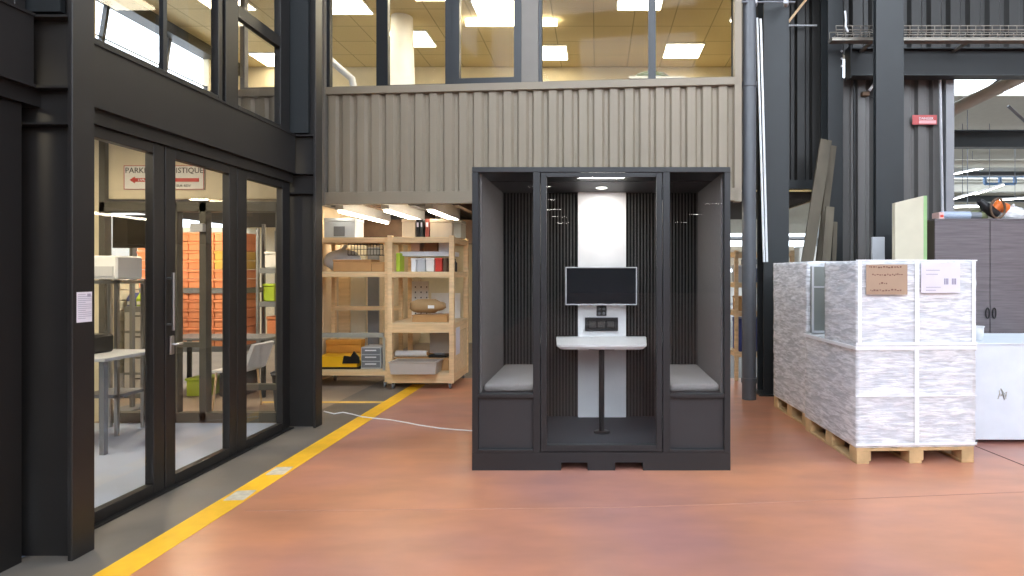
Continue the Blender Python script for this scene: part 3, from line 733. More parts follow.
for i in range(2):
    for j in range(2):
        cxp, czp = 599.2+i*4.6, 308.7+j*4.6
        MB().lathe([(0, .004), (.014, .004), (.016, 0), (0, 0)], (0, 0, 0), 12)
        b_ = MB(Matrix.Translation((X_(cxp), 5.617, Z_(czp))) @ Matrix.Rotation(math.pi/2, 4, 'X')).lathe([(0, .003), (.013, .003), (.015, -.003), (0, -.003)], (0, 0, 0), 14).build('button', grey, cp)
# monitor
mo = thing('monitor', 'flat dark monitor mounted on the white board inside the pod', 'monitor', (tx, 5.5, 1.2))
d = 5.50
rect_frame(m := MB(), XW(565.5, d), XW(637, d), ZW(305, d), ZW(267, d), .010, d-.012, d+.02); m.build('bezel', palegrey, mo)
box('screen', screenm, mo, XW(565.5, d)+.010, XW(637, d)-.010, d-.008, d+.018, ZW(305, d)+.010, ZW(267, d)-.010)
box('rear_housing', black, mo, XW(575, d), XW(627, d), d+.018, d+.05, ZW(301, d), ZW(271, d), bev=.01); box('wall_mount', steel, mo, XW(592, d), XW(610, d), d+.05, 5.63, ZW(294, d), ZW(278, d))

# ================================================================ RIGHT SIDE STEELWORK
t = thing('downpipe', 'grey plastic downpipe running up beside the container corner', 'pipe', (XW(748, 7.15), 7.15, 0))
x = XW(749, 7.15)
MB().tube([(x, 7.15, 0), (x, 7.15, 7.6)], .083, 20).build('pipe_body', pipe, t)
for py in (85, 262, 380): z = ZW(py, 7.15); MB().tube([(x, 7.15, z-.03), (x, 7.15, z+.03)], .093, 20).build('collar', pipe, t)
m = MB().tube([P(757, 18, 7.2), P(757.5, 30, 7.2), P(764, 262, 7.2)], .014, 8).tube([P(760.5, 19, 7.2), P(761, 30, 7.2), P(767, 262, 7.2)], .014, 8)
t = m.build('conduit', white); tag(t, 'pair of thin white conduits fixed between downpipe and column', 'conduit')
def ibox_column(x0, x1, y0, y1, label, m=steelblue, z1=7.6, group=None):
    t = thing('steel_column', label, 'column', ((x0+x1)/2, (y0+y1)/2, 0), group)
    box('flange', m, t, x0, x1, y0, y0+.02, 0, z1, bev=.002); box('flange', m, t, x0, x1, y1-.02, y1, 0, z1, bev=.002)
    box('web', m, t, (x0+x1)/2-.008, (x0+x1)/2+.008, y0+.02, y1-.02, 0, z1); return t
ca = ibox_column(XW(763.5, 7.35), XW(789, 7.35), 7.35, 7.65, 'dark steel column beside the grey downpipe')
box('base_plate', steelblue, ca, 1.98, 2.42, 7.3, 7.7, 0, .02)
ibox_column(XW(828, 7.65), XW(843, 7.65), 7.65, 7.9, 'slim dark column behind the leaning planks')
cB = ibox_column(XW(876, 6.95), XW(904, 6.95), 6.95, 7.03, 'tall dark steel column directly behind the wrapped pallet')
m = corrugated(MB(), 1.80, 3.05, 8.0, 2.72, 7.6, .2, .04); struct(m.build('wall_middle', darkcorr))
struct(MB().box(1.80, 3.05, 7.96, 8.06, 2.62, 2.74).build('trim_10', steelblue))
m = corrugated(MB(), 3.2, 4.62, 7.98, 0, 4.1, .2, .05); struct(m.build('wall_panelled', mat('grey_corrugated', (92, 90, 88), .45, 0, .08, 2)))
struct(box('trim_11', mat('pale_steel', (140, 142, 146), .45), None, XW(944, 7.95), XW(952, 7.95), 7.9, 8.06, 0, 4.1))
m = corrugated(MB(), 3.05, 16, 7.98, 4.42, 7.6, .26, .05); struct(m.build('wall_above_beam', darkcorr))
t = thing('steel_beam', 'wide dark steel beam crossing above the right opening', 'beam', (8, 7.78, 4.04))
zb_, zt_ = 4.04, 4.40
box('web', steelblue, t, 3.27, 16, 7.77, 7.79, zb_+.015, zt_-.015); box('flange', steelblue, t, 3.27, 16, 7.7, 7.88, zb_, zb_+.015); box('flange', steelblue, t, 3.27, 16, 7.7, 7.88, zt_-.015, zt_)
box('end_plate', steelblue, t, 3.255, 3.27, 7.7, 7.88, zb_-.03, zt_+.03)
m = MB()
for i in range(3):
    p = P(842, 51+i*7.5, 7.64); b_ = MB().tube([(p.x, 7.64, p.z), (p.x, 7.655, p.z)], .014, 8).build('bolt', palegrey, t)
# cable tray
t = thing('cable_tray', 'galvanised wire cable tray running above the dark beam', 'cable tray', (5, 7.4, 4.4)); trm = mat('galvanised', (150, 144, 134), .45, .6)
xa, xb = XW(836, 7.3), 11.0; za = 4.40
m = MB()
for (yy, zz) in ((7.3, za+.11), (7.3, za+.06), (7.3, za), (7.4, za), (7.5, za), (7.5, za+.11)): m.tube([(xa, yy, zz), (xb, yy, zz)], .006, 6)
x = xa
while x < xb: m.tube([(x, 7.3, za+.11), (x, 7.3, za), (x, 7.5, za), (x, 7.5, za+.11)], .005, 5); x += .1
m.build('wire_mesh', trm, t)
box('support_rail', trm, t, xa-.03, xb, 7.34, 7.46, za-.05, za-.012)
m = MB(); x = xa+.5
while x < xb: m.beam((x, 7.42, za-.03), (x+.0, 7.8, za-.03), .03, .03); x += 1.2
m.build('bracket', trm, t)
tag(MB().tube([P(845, 11, 7.28), P(846, 20, 7.28), P(845.5, 26, 7.28), P(848, 32, 7.28)], .012, 8).build('loose_cable', white), 'short white cable hanging into the wire tray', 'cable')
tag(MB().tube([P(876, 77, 7.94), P(874, 84, 7.94), P(869, 91, 7.94)], .02, 8).build('hanging_tube', white), 'short white tube sticking out beside the tall column', 'tube')
t = thing('valve_box', 'small dark connector at the end of the white tube', 'connector', P(866, 95, 7.6)); p = P(866, 94, 7.95)
MB().box(p.x-.06, p.x+.04, 7.92, 7.99, p.z-.03, p.z+.03, .01).build('connector_body', darkwood, t); MB().tube([(p.x+.02, 7.95, p.z-.02), (p.x+.12, 7.95, p.z-.06), (p.x+.17, 7.95, p.z-.16)], .008, 6).build('lead', black, t)
tag(MB().tube([P(940, 80, 7.9), P(942.5, 214, 7.9)], .018, 8).build('conduit', palegrey), 'single pale conduit running down the corrugated wall', 'conduit')
tag(MB().tube([P(854, 80, 7.92), P(855, 262, 7.92)], .016, 8).build('conduit', black), 'black conduit running down the corrugated wall beside the slim column', 'conduit')
t = thing('warning_sign', 'small red and white warning sign on the corrugated wall', 'sign', P(925, 124, 7.9)); d = 7.93
box('sign_plate', pink, t, XW(912.5, d), XW(937, d), d, d+.006, ZW(124.5, d), ZW(115, d)); box('sign_field', mat('sign_pink', (228, 176, 178), .5), t, XW(919, d), XW(936, d), d-.003, d, ZW(123.5, d), ZW(120.4, d))
text('DANGER', .048, white, 'lettering', t, (XW(926, d), d-.004, ZW(119.7, d)))
# clutter at top, brackets
t = thing('pipe_bracket', 'thin steel bracket rod holding the downpipe at ceiling height', 'bracket', P(765, 3, 7.3))
MB().tube([P(741, 2, 7.05), P(795, 2, 7.3)], .012, 8).build('rod', grey, t)
for px in (755, 786): MB().tube([P(px, 1, 7.1)+Vector((0, -.0, 0)), P(px, 5, 7.2)], .03, 8).build('clamp', palegrey, t)
tag(MB().beam(P(786, 25, 7.9), P(808, -3, 7.9), .03, .03).build('wooden_stick', woodm), 'light wooden stick leaning high up beside the dark column', 'stick')
tag(MB().tube([P(786, 25.5, 7.93), P(817, 25.5, 7.93)], .012, 6).build('thin_rod', palegrey), 'thin horizontal rod under the wooden stick', 'rod')
# leaning planks
def plank(p0, p1, wd, th, label): tag(MB().beam(p0, p1, wd, th).build('wooden_plank', oldwood), label, 'plank', 'planks leaning behind the pallets')
def FP(px, d): return Vector((XW(px, d), d, .02))
plank(FP(786, 7.15), P(826, 140, 7.54), .14, .035, 'longest grey-brown plank leaning behind the wrapped pallets')
plank(FP(803, 7.26), P(833, 146, 7.63), .08, .035, 'second long plank leaning beside the longest one')
plank(FP(815, 6.98), P(830, 207, 7.36), .10, .03, 'shorter plank leaning in front of the long ones')
plank(FP(829, 7.08), P(835, 222, 7.42), .05, .03, 'short dark plank at the right of the leaning planks')

# ================================================================ PALLETS, CARTONS AND FILM
ROT = math.radians(2.5)
SX = Matrix.Translation((2.035, 4.70, 0)) @ Matrix.Rotation(ROT, 4, 'Z')
W = .945
def pallet(xf, dep, label):
    t = thing('wooden_pallet', label, 'pallet', (xf @ Vector((W/2, dep/2, 0)))[:], 'wooden pallets')
    for x in (0, (W-.1)/2, W-.1):
        MB(xf).box(x, x+.1, 0, dep, 0, .022, .002).build('bottom_board', palletwood, t)
        for y in (0, (dep-.13)/2, dep-.13): MB(xf).box(x-.00, x+.115 if x < W-.12 else x+.1, y, y+.13, .022, .1, .003).build('block', palletwood, t)
    for y in (0, (dep-.12)/2, dep-.12): MB(xf).box(0, W, y, y+.12, .1, .122, .002).build('cross_board', palletwood, t)
    n = 6
    for i in range(n):
        x = i*(W-.11)/(n-1); MB(xf).box(x, x+.11, 0, dep, .122, .144, .002).build('deck_board', palletwood, t)
def carton(xf, a, b, c, d, e, f, label, m=cartonm, group='cartons under stretch film'):
    t = thing('carton', label, 'box', (xf @ Vector(((a+b)/2, (c+d)/2, e)))[:], group)
    MB(xf).box(a, b, c, d, e, f-.012, .012, 2).build('box_body', m, t)
    MB(xf).box((a+b)/2-.03, (a+b)/2+.03, c-.002, d+.002, f-.02, f-.009).build('packing_tape', white, t)
    return t
def crinkle_shell(xf, profile_boxes, name, label, seed, amp=.005):
    """a film skin around one or more boxes, subdivided and crumpled"""
    rnd = random.Random(seed); b = bmesh.new()
    from mathutils import noise
    for (x0, x1, y0, y1, z0, z1) in profile_boxes:
        def grid(o, u, v, n1, n2, skip=False):
            vs = [[b.verts.new(o+u*(i/n1)+v*(j/n2)) for j in range(n2+1)] for i in range(n1+1)]
            for i in range(n1):
                for j in range(n2): b.faces.new((vs[i][j], vs[i+1][j], vs[i+1][j+1], vs[i][j+1]))
        X, Y, Z = Vector((x1-x0, 0, 0)), Vector((0, y1-y0, 0)), Vector((0, 0, z1-z0)); o = Vector((x0, y0, z0)); s = .03
        nx, ny, nz = [max(2, int(q.length/s)) for q in (X, Y, Z)]
        grid(o, X, Z, nx, nz); grid(o+Y, X, Z, nx, nz); grid(o, Y, Z, ny, nz); grid(o+X, Y, Z, ny, nz); grid(o+Z, X, Y, nx, ny)
    bmesh.ops.remove_doubles(b, verts=b.verts, dist=.001)
    b.normal_update()
    for v in b.verts:
        n = noise.noise(Vector((v.co.x*7+seed, v.co.y*7, v.co.z*16)))+.6*noise.noise(Vector((v.co.x*21, v.co.y*21+seed, v.co.z*40)))
        v.co += v.normal*(n*amp)
    m = MB(xf); m.bm(b, True); o = m.build(name, film); tag(o, label, 'plastic film', 'stretch film wraps'); return o
D1 = 1.03
pallet(SX, D1, 'pallet under the nearest film wrapped stack')
g = .012; h1, h2, h3 = .53, .915, 1.585
cw = W/2
for i, (a, b, sd) in enumerate(((g, cw-.012, 'left'), (cw+.012, W-g, 'right'))):
    carton(SX, a, b, .012, D1-.012, .146, h1, 'bottom %s carton of the nearest wrapped stack' % sd)
    carton(SX, a, b, .012, D1-.012, h1+.003, h2, 'middle %s carton of the nearest wrapped stack' % sd)
    carton(SX, a, b, .012, .56, h2+.003, h3, 'tall top %s carton of the nearest wrapped stack' % sd)
fa = crinkle_shell(SX, [(-.006, W+.006, -.006, D1, .13, h2+.01)], 'stretch_film', 'clear stretch film around the lower half of the nearest stack', 3)
fb = crinkle_shell(SX, [(-.008, W+.008, -.010, .575, h2-.03, h3+.008)], 'stretch_film', 'clear stretch film around the tall top cartons of the nearest stack', 5)
bandm = mat('doubled_film', (244, 247, 252), .3)
def bands(film_o, xf, hs, vs, w_, z0, z1, y=-.017, side=True, dep=1.03):
    m = MB(xf)
    for (a, b) in hs: m.box(-.014, w_+.014, y, y+.004, a, b, .001)
    for (a, b) in vs: m.box(a, b, y-.001, y+.004, z0, z1, .001)
    m.build('film_band', bandm, film_o)
    if side:
        m = MB(xf)
        for (a, b) in hs[:1]: m.box(-.018, -.014, y, dep, a, b, .001)
        m.build('film_band', bandm, film_o)
bands(fa, SX, [(.895, .925), (.527, .538), (.146, .165)], [(W/2-.018, W/2+.018)], W, .146, .92)
bands(fb, SX, [(.93, .955), (1.592, 1.602)], [(W/2-.018, W/2+.018), (0, .03), (W-.03, W)], W, .93, 1.59, y=-.021, side=False)
S2 = SX @ Matrix.Translation((.045, D1+.07, 0)); D2 = .95
pallet(S2, D2, 'pallet under the rear film wrapped stack')
shadegrey = mat('shaded_carton_grey', (122, 126, 122), .5, 0, .1, 4)  # grey with the shade on the rear carton fronts put in
for i, (a, b, sd) in enumerate(((g, cw-.005, 'left'), (cw+.005, W-g, 'right'))):
    carton(S2, a, b, .012, D2-.012, .146, .86, 'lower %s carton of the rear wrapped stack' % sd)
    carton(S2, a, b, .012, D2-.012, .863, 1.33, 'second %s carton of the rear wrapped stack' % sd)
    carton(S2, a, b, .012, D2-.012, 1.333, 1.60, 'topmost %s carton of the rear wrapped stack' % sd)
crinkle_shell(S2, [(-.006, W+.006, -.006, D2, .13, 1.612)], 'stretch_film', 'clear stretch film around the whole rear stack', 9)
gp = thing('shade_board', 'added grey panel painting the shaded front of the rear wrapped stack', 'panel', (SX @ Vector((.4, .97, .93)))[:])  # added sheet, paints the shade on the rear carton fronts
MB(SX).box(.03, .90, .96, .985, .932, 1.56).build('panel_sheet', shadegrey, gp); m = MB(SX)
m.box(.03, .90, .95, .96, 1.36, 1.375).box(.03, .90, .95, .96, .935, .955).box(.03, .05, .95, .96, .94, 1.56).build('panel_edge', palegrey, gp)
# labels on the front
lb = thing('cardboard_label', 'brown cardboard sheet with handwriting on the nearest wrapped stack', 'label', (SX @ Vector((.2, -.03, 1.35)))[:])
def lx(px): return (XW(px, 4.69)-2.035)/math.cos(ROT)
z0, z1 = ZW(294.5, 4.69), ZW(264.5, 4.69)
MB(SX).box(lx(865), lx(907), -.032, -.028, z0, z1).build('sheet', mat('faded_cardboard', (176, 150, 128), .8, 0, .05), lb)
m = MB(SX); rnd = random.Random(4)
for (py, xa_, xb_) in ((267, 868, 900), (274.5, 871, 901), (283, 878, 886), (290, 869, 900)):
    x = xa_
    while x < xb_:
        wd = rnd.uniform(.8, 2.2); zz = ZW(py+rnd.uniform(-.5, .5), 4.69)
        m.box(lx(x), lx(x+wd), -.034, -.032, zz-.007, zz+.006*rnd.random()); x += wd+rnd.uniform(.5, 1.4)
m.build('handwriting', mat('marker_brown', (120, 84, 74), .7), lb)
lb = thing('shipping_label', 'white printed delivery note taped to the nearest wrapped stack', 'label', (SX @ Vector((.7, -.03, 1.35)))[:])
z0, z1 = ZW(293, 4.69), ZW(262.5, 4.69)
MB(SX).box(lx(921), lx(961), -.032, -.028, z0, z1).build('sheet', papermat, lb)
m = MB(SX)
mk2 = mat('grey_print', (150, 146, 170), .7)
for px in (944.5, 952.5):
    m = MB(SX)
    for k_ in range(3): m.box(lx(px+k_*1.6), lx(px+k_*1.6+1), -.034, -.032, ZW(284.5, 4.69), ZW(278.5, 4.69))
    m.build('printed_symbol', mk2, lb)
m = MB(SX)
for (a_, b_, c_) in ((926, 940, 270), (926, 938, 274), (926, 941, 287), (926, 936, 290)): m.box(lx(a_), lx(b_), -.0335, -.032, ZW(c_+.5, 4.69), ZW(c_, 4.69))
m.build('printed_lines', mk2, lb)

# ---------------------------------------------------------------- white crate, cabinet, boards
t = thing('white_crate', 'large plain white box on the floor beside the wrapped pallet', 'crate', (3.9, 5.7, 0))
box('crate_body', bwhite, t, 3.27, 4.5, 5.26, 6.12, .035, .87, bev=.006); box('lid', bwhite, t, 3.262, 4.508, 5.252, 6.128, .87, .886, bev=.004)
for x in (3.32, 4.4):
    for y in (5.32, 6.0): box('foot', grey, t, x, x+.06, y, y+.06, 0, .035)
m = MB(); cx_, cz_ = XW(1003, 5.25), ZW(395, 5.25)
rnd = random.Random(12)
for k_ in range(5):
    a_ = (cx_-.03+.014*k_, cz_+rnd.uniform(-.03, .03))
    m.tube([(a_[0]+rnd.uniform(-.014, .014), 5.2575, a_[1]+rnd.uniform(-.035, .035)) for q in range(5)], .003, 5)
m.build('scribbled_mark', mat('beige_ink', (176, 170, 158), .7), t)
t = thing('white_cup', 'small white cup on the left corner of the white crate', 'cup', (XW(978, 5.7), 5.7, .886))
MB().lathe([(0, .004), (.03, .004), (.03, 0), (.036, 0), (.045, .125), (.041, .125), (.033, .01), (0, .01)], (XW(978.5, 5.5), 5.5, .886), 20).build('cup_body', white, t)
MB().lathe([(.043, .118), (.049, .118), (.049, .128), (.043, .128)], (XW(978.5, 5.5), 5.5, .886), 20).build('rim', white, t)
t = thing('grey_cabinet', 'tall grey wood grain cabinet with two doors', 'cabinet', (4.1, 6.5, 0))
cx0, cxm, cx1 = XW(935, 6.25), XW(990, 6.25), XW(990, 6.25)+.6
ztc = ZW(218.5, 6.25)
box('cabinet_body', mat('dark_brown_side', (84, 76, 66), .6), t, cx0, cx1, 6.27, 6.7, 0.06, ztc-.02); box('plinth', steel, t, cx0+.02, cx1-.02, 6.3, 6.68, 0, .06)
box('top_board', greywood, t, cx0-.003, cx1+.003, 6.25, 6.7, ztc-.02, ztc, bev=.002)
for a, b, hx in ((cx0, cxm-.004, cxm-.035), (cxm+.004, cx1, cxm+.035)):
    dr_ = box('door', greywood, t, a, b, 6.248, 6.27, .07, ztc-.022, bev=.002)
    z = ZW(313, 6.25); m = MB(); pts = [(hx+.018*math.cos(q), 6.235, z+.055*math.sin(q)) for q in [i*math.pi/8 for i in range(17)]]
    m.tube(pts, .006, 8); m.tube([(hx, 6.248, z+.05), (hx, 6.23, z+.05)], .006, 6).tube([(hx, 6.248, z-.05), (hx, 6.23, z-.05)], .006, 6); m.build('handle', black, dr_)
# on the cabinet
t = thing('grey_roll', 'long pale blue-grey roll lying on top of the grey cabinet', 'roll', P(956, 217, 6.4)); zz = ztc
MB().tube([(XW(941, 6.4), 6.4, zz+.045), (XW(969, 6.4), 6.4, zz+.045)], .045, 16).build('roll_body', mat('blue_grey_film', (168, 180, 200), .4), t)
MB().tube([(XW(969, 6.4), 6.4, zz+.045), (XW(980, 6.4), 6.4, zz+.045)], .038, 16).build('roll_core', grey, t)
t = thing('small_carton', 'small red and white carton at the left end of the cabinet top', 'box', P(935, 217, 6.35))
box('box_body', mat('pale_pink', (226, 190, 184), .6), t, XW(935.5, 6.35)-.0, XW(940.5, 6.35), 6.28, 6.42, zz, zz+.07, bev=.003); box('red_stripe', red, t, XW(936.5, 6.35), XW(939.5, 6.35), 6.276, 6.28, zz+.015, zz+.04)
t = thing('power_tool', 'black and orange power tool with a dark cable loop', 'tool', P(992, 218, 6.4))
xx = XW(992, 6.42)
MB().tube([(xx-.14, 6.42, zz+.21), (xx-.08, 6.42, zz+.15), (xx-.02, 6.42, zz+.10), (xx+.05, 6.42, zz+.05)], [.03, .05, .055, .045], 12).build('tool_body', black, t)
MB().tube([(xx+.03, 6.44, zz+.10), (xx+.08, 6.44, zz+.16), (xx+.15, 6.44, zz+.13), (xx+.17, 6.44, zz+.06)], [.04, .06, .06, .03], 12).build('orange_housing', orange, t)
pts = [(xx+.01+.075*math.cos(a_), 6.34, zz+.115+.105*math.sin(a_)) for a_ in [i*math.pi/8 for i in range(17)]]
MB().tube(pts, .012, 8).build('cable_loop', darkwood, t)
t = thing('canvas_pouch', 'olive canvas pouch slumped beside the power tool', 'bag', (xx-.1, 6.5, zz))
MB().lathe([(0, 0), (.08, 0), (.105, .03), (.09, .08), (.04, .115), (0, .12)], (xx-.11, 6.5, zz), 14).build('pouch_body', olive, t); MB().tube([(xx-.15, 6.42, zz+.08), (xx-.11, 6.40, zz+.1), (xx-.06, 6.42, zz+.08)], .006, 6).build('strap', black, t)
t = thing('plastic_bag', 'crumpled clear plastic bag on top of the grey cabinet', 'bag', (xx+.25, 6.45, zz))
b = bmesh.new(); bmesh.ops.create_icosphere(b, subdivisions=3, radius=1)
rnd = random.Random(2)
for v in b.verts: v.co = Vector((v.co.x*.13*(1+rnd.uniform(-.1, .1))+xx+.24, v.co.y*.09+6.45, max(0, v.co.z*.09*(1+rnd.uniform(-.15, .15))+.06)+zz))
MB().bm(b, True).build('bag_body', film, t); MB().tube([(xx+.22, 6.42, zz+.14), (xx+.25, 6.44, zz+.17)], [.02, .01], 8).build('knot', white, t)
# boards behind the pallets
t = thing('insulation_board', 'cream insulation panel with a green edge standing behind the pallet', 'panel', (3.2, 6.2, 0))
xa, xb = XW(894, 6.2), XW(922.5, 6.2); za_, zb2 = ZW(203, 6.2), ZW(196, 6.2)
MB().prism([(xa, 0), (xb, 0), (xb, zb2), (xa, za_)], 'y', 6.18, 6.24).build('core', cream, t)
MB().prism([(xb, 0), (xb+.035, 0), (xb+.035, zb2-.0), (xb, zb2)], 'y', 6.178, 6.242).build('edge_facing', green, t)
tag(box('narrow_board', palegrey, None, XW(872, 6.85), XW(884.5, 6.85), 6.84, 6.88, 0, ZW(237, 6.85), bev=.004), 'narrow pale grey panel standing between pallet and tall column', 'panel')

# ---------------------------------------------------------------- rack seen between pod and downpipe
rk = rack('wooden_rack', 'light wooden rack seen between the pod and the downpipe', 1.92, 2.75, 8.35, 8.9, [.38, .95, 1.35, 1.78], 1.82, casters=False)
for (x, z, w_, h_, mm, nm, lab) in ((1.99, .402, .5, .46, blue, 'storage_bin', 'blue-violet storage bin low in the rack behind the downpipe'), (1.99, .972, .14, .2, cardboard, 'file_folder', 'brown folder on the rack behind the downpipe'), (2.16, .972, .1, .24, white, 'file_folder', 'white folder on the rack behind the downpipe'),
      (1.98, 1.372, .2, .24, palegrey, 'white_case', 'pale case on the rack behind the downpipe'), (2.25, 1.372, .2, .2, blue, 'blue_case', 'small blue case on the rack behind the downpipe')):
    tt = thing(nm, lab, 'container', (x+w_/2, 8.6, z)); box('case_body', mm, tt, x, x+w_, 8.42, 8.8, z, z+h_*.85, bev=.008); box('lid', mm, tt, x-.004, x+w_+.004, 8.415, 8.805, z+h_*.85, z+h_, bev=.006)

# ================================================================ SHELVING UNDER THE CONTAINER
R = rack('wooden_rack', 'tall pine rack on casters next to the meeting pod', -2.71, -1.85, 7.75, 8.65, [.19, .84, 1.50, 1.95], 1.99, casters=True, post=.062, rail=.11, z0=.075)
box('side_panel', woodx, R, -1.875, -1.86, 7.81, 8.58, .21, .72)
box('side_notice', papermat, R, -1.858, -1.855, 7.90, 8.12, .42, .78)
Lr = rack('wooden_rack', 'lower pine rack with a yellow machine on its bottom shelf', -3.72, -2.73, 7.85, 8.45, [.21, 1.50, 1.95], 1.97, casters=True, post=.05, rail=.05, z0=.075)
MB().box(-3.66, -2.79, 7.84, 7.87, .66, .72).box(-2.80, -2.77, 7.84, 7.87, .23, .66).build('front_rail', mat('grey_profile', (160, 160, 150), .5), Lr)
box('cross_rail', woodm, Lr, -3.67, -2.78, 8.41, 8.44, .98, 1.04)
def item(nm, lab, cat, px0, px1, py0, py1, d, m, lid=True, dep=.3, group=None, z=None, bev=.006):
    """box-like goods whose front shows at these pixels"""
    x0, x1 = XW(px0, d), XW(px1, d); z0 = ZW(py1, d) if z is None else z+.0015; z1 = ZW(py0, d)
    t = thing(nm, lab, cat, ((x0+x1)/2, d+dep/2, z0), group)
    hh = (z1-z0)
    if lid:
        box('box_body', m, t, x0, x1, d, d+dep, z0, z0+hh*.82, bev=bev); box('lid', m, t, x0-.005, x1+.005, d-.005, d+dep+.005, z0+hh*.82, z1, bev=bev)
    else: box('body', m, t, x0, x1, d, d+dep, z0, z1, bev=bev)
    return t
# tops (z = 1.97)
T1 = 1.97
cr = item('plastic_crate', 'translucent white plastic crate on top of the left pine rack', 'crate', 324, 355, 218, 233, 7.95, mat('milky_plastic', (196, 204, 212), .3), z=T1)
MB().box(XW(334, 7.94), XW(345, 7.94), 7.925, 7.94, T1+.02, T1+.15, .005).build('latch', grey, cr)
item('white_box', 'pale square box on top of the tall rack, left of the binders', 'box', 402, 415, 219, 233, 7.9, cardpale, z=T1)
for i, (a, b, mm, lb_) in enumerate(((416, 419.5, black, 'black binder standing on top of the tall pine rack'), (420, 423, steelblue, 'dark grey binder standing on top of the tall pine rack'), (425, 429, mat('dull_red', (150, 70, 60), .6), 'dull red binder standing on top of the tall pine rack'))):
    tt = item('binder', lb_, 'binder', a, b, 219, 233, 7.9, mm, lid=False, z=T1, dep=.26, group='binders on the rack top'); zz = ZW(227, 7.9); box('spine_label', papermat, tt, XW(a+.8, 7.9), XW(b-.8, 7.9), 7.897, 7.9, zz, zz+.06)
item('carton', 'wide pale carton on top of the tall rack at its right end', 'box', 430, 452, 219, 234, 7.9, cardpale, z=T1)
item('carton', 'narrow pale carton at the right corner of the rack top', 'box', 453, 461, 220, 234, 8.0, cream, z=T1)
# shelf 2 (z=1.52)
T2 = 1.52
item('cardboard_box', 'flat brown cardboard box on the upper shelf of the left rack', 'box', 333, 371, 259.5, 272, 7.92, cardboard, z=T2)
item('cardboard_box', 'small brown box beside the flat cardboard box', 'box', 371.5, 384, 262, 272, 7.92, cardboard, z=T2, dep=.25)
tt = thing('wire_basket', 'dark wire basket hanging above the flat brown box', 'basket', (XW(365, 8.2), 8.25, 1.72))
m = MB(); xa, xb = XW(348, 8.25), XW(383, 8.25)
for i in range(12): x = xa+(xb-xa)*i/11; m.tube([(x, 8.25, 1.90), (x, 8.25, 1.75), (x, 8.4, 1.75)], .005, 5)
m.tube([(xa, 8.25, 1.75), (xb, 8.25, 1.75)], .006, 5).tube([(xa, 8.25, 1.83), (xb, 8.25, 1.83)], .005, 5).build('wire_grid', black, tt); MB().tube([(xa, 8.25, 1.90), (xb, 8.25, 1.90)], .009, 6).build('top_bar', black, tt)
tt = thing('plastic_sack', 'pale plastic sack lying behind the flat brown box', 'bag', (XW(345, 8.3), 8.35, T2))
b = bmesh.new(); bmesh.ops.create_icosphere(b, subdivisions=3, radius=1); rnd = random.Random(8)
for v in b.verts: v.co = Vector((v.co.x*.26*(1+rnd.uniform(-.05, .05))+XW(343, 8.33), v.co.y*.08+8.33, max(0, v.co.z*.16*(1+rnd.uniform(-.08, .08))+.15)+T2))
MB().bm(b, True).build('sack_body', white, tt); MB().tube([(XW(343, 8.33), 8.33, T2+.29), (XW(343, 8.33)+.04, 8.33, T2+.37)], [.04, .02], 8).build('gathered_neck', white, tt)
# binders/boxes on tall rack second shelf; above them a middle board
box('half_shelf', white, R, -2.63, -1.93, 8.0, 8.4, T2+.21, T2+.27)
for (a, b, mm, lb_, nm) in ((396, 400, lime, 'lime green folder standing at the left of the tall rack', 'folder'), (411, 416, white, 'white carton on the tall rack beside the lime folder', 'carton'), (417, 425, palegrey, 'light grey tub on the tall rack second shelf', 'tub'),
      (426, 434, whitepaint, 'white tub left of the red box on the tall rack', 'tub'), (435, 442, red, 'red box on the second shelf of the tall rack', 'box'), (443, 447, darkwood, 'dark brown book standing right of the red box', 'book')):
    h = 13 if nm != 'folder' else 18
    item(nm, lb_, nm, a, b, 271-h, 271, 7.84 if nm != 'folder' else 7.9, mm, z=T2, dep=.18, lid=nm not in ('folder', 'book'))
item('carton', 'brown carton on the white half shelf of the tall rack', 'box', 424, 437, 240, 250, 8.02, mat('brown_box', (150, 104, 76), .7), z=T2+.27, dep=.2)
item('carton', 'pale pink carton on the white half shelf of the tall rack', 'box', 411, 420, 242, 250, 8.02, mat('pinkish', (214, 178, 160), .7), z=T2+.27, dep=.2)
item('carton', 'white carton at the right of the white half shelf', 'box', 438.5, 449, 241, 250, 8.02, white, z=T2+.27, dep=.2)
tt = thing('plastic_bottle', 'dark pump bottle at the right end of the tall rack', 'bottle', (XW(459, 8.2), 8.3, T2))
MB().lathe([(0, 0), (.035, 0), (.035, .12), (.015, .15), (.015, .18), (0, .18)], (-1.97, 8.3, T2), 16).build('bottle_body', black, tt); MB().tube([(-1.97, 8.3, T2+.18), (-1.97, 8.3, T2+.21), (-1.93, 8.3, T2+.21)], .006, 6).build('pump', grey, tt)
# shelf 3 (z=.86): cardboard tray + rolled brown bag
T3 = .86
item('cardboard_box', 'flat brown box under the brown paper sack on the tall rack', 'box', 412, 447, 315, 323, 7.83, cardboard, z=T3)
tt = thing('paper_sack', 'brown paper sack lying on the flat box of the tall rack', 'bag', (XW(428, 7.95), 7.95, T3+.11))
b = bmesh.new(); bmesh.ops.create_icosphere(b, subdivisions=3, radius=1); rnd = random.Random(5)
zc = ZW(307.5, 7.95)
for v in b.verts:
    q = 1-.25*(v.co.x > .3)
    v.co = Vector((math.copysign(abs(v.co.x)**.6, v.co.x)*.235*(1+rnd.uniform(-.04, .04))+XW(428, 7.98), math.copysign(abs(v.co.y)**.7, v.co.y)*.12+7.98, math.copysign(abs(v.co.z)**.7, v.co.z)*.09*q*(1+rnd.uniform(-.1, .1))+T3+.165+.095+.0*zc-.055))
MB().bm(b, True).build('sack_body', mat('brown_paper', (168, 138, 98), .85, 0, .08), tt)
MB().box(XW(428, 7.84), XW(434, 7.84), 7.835, 7.85, T3+.18, T3+.22).build('sticker', white, tt)
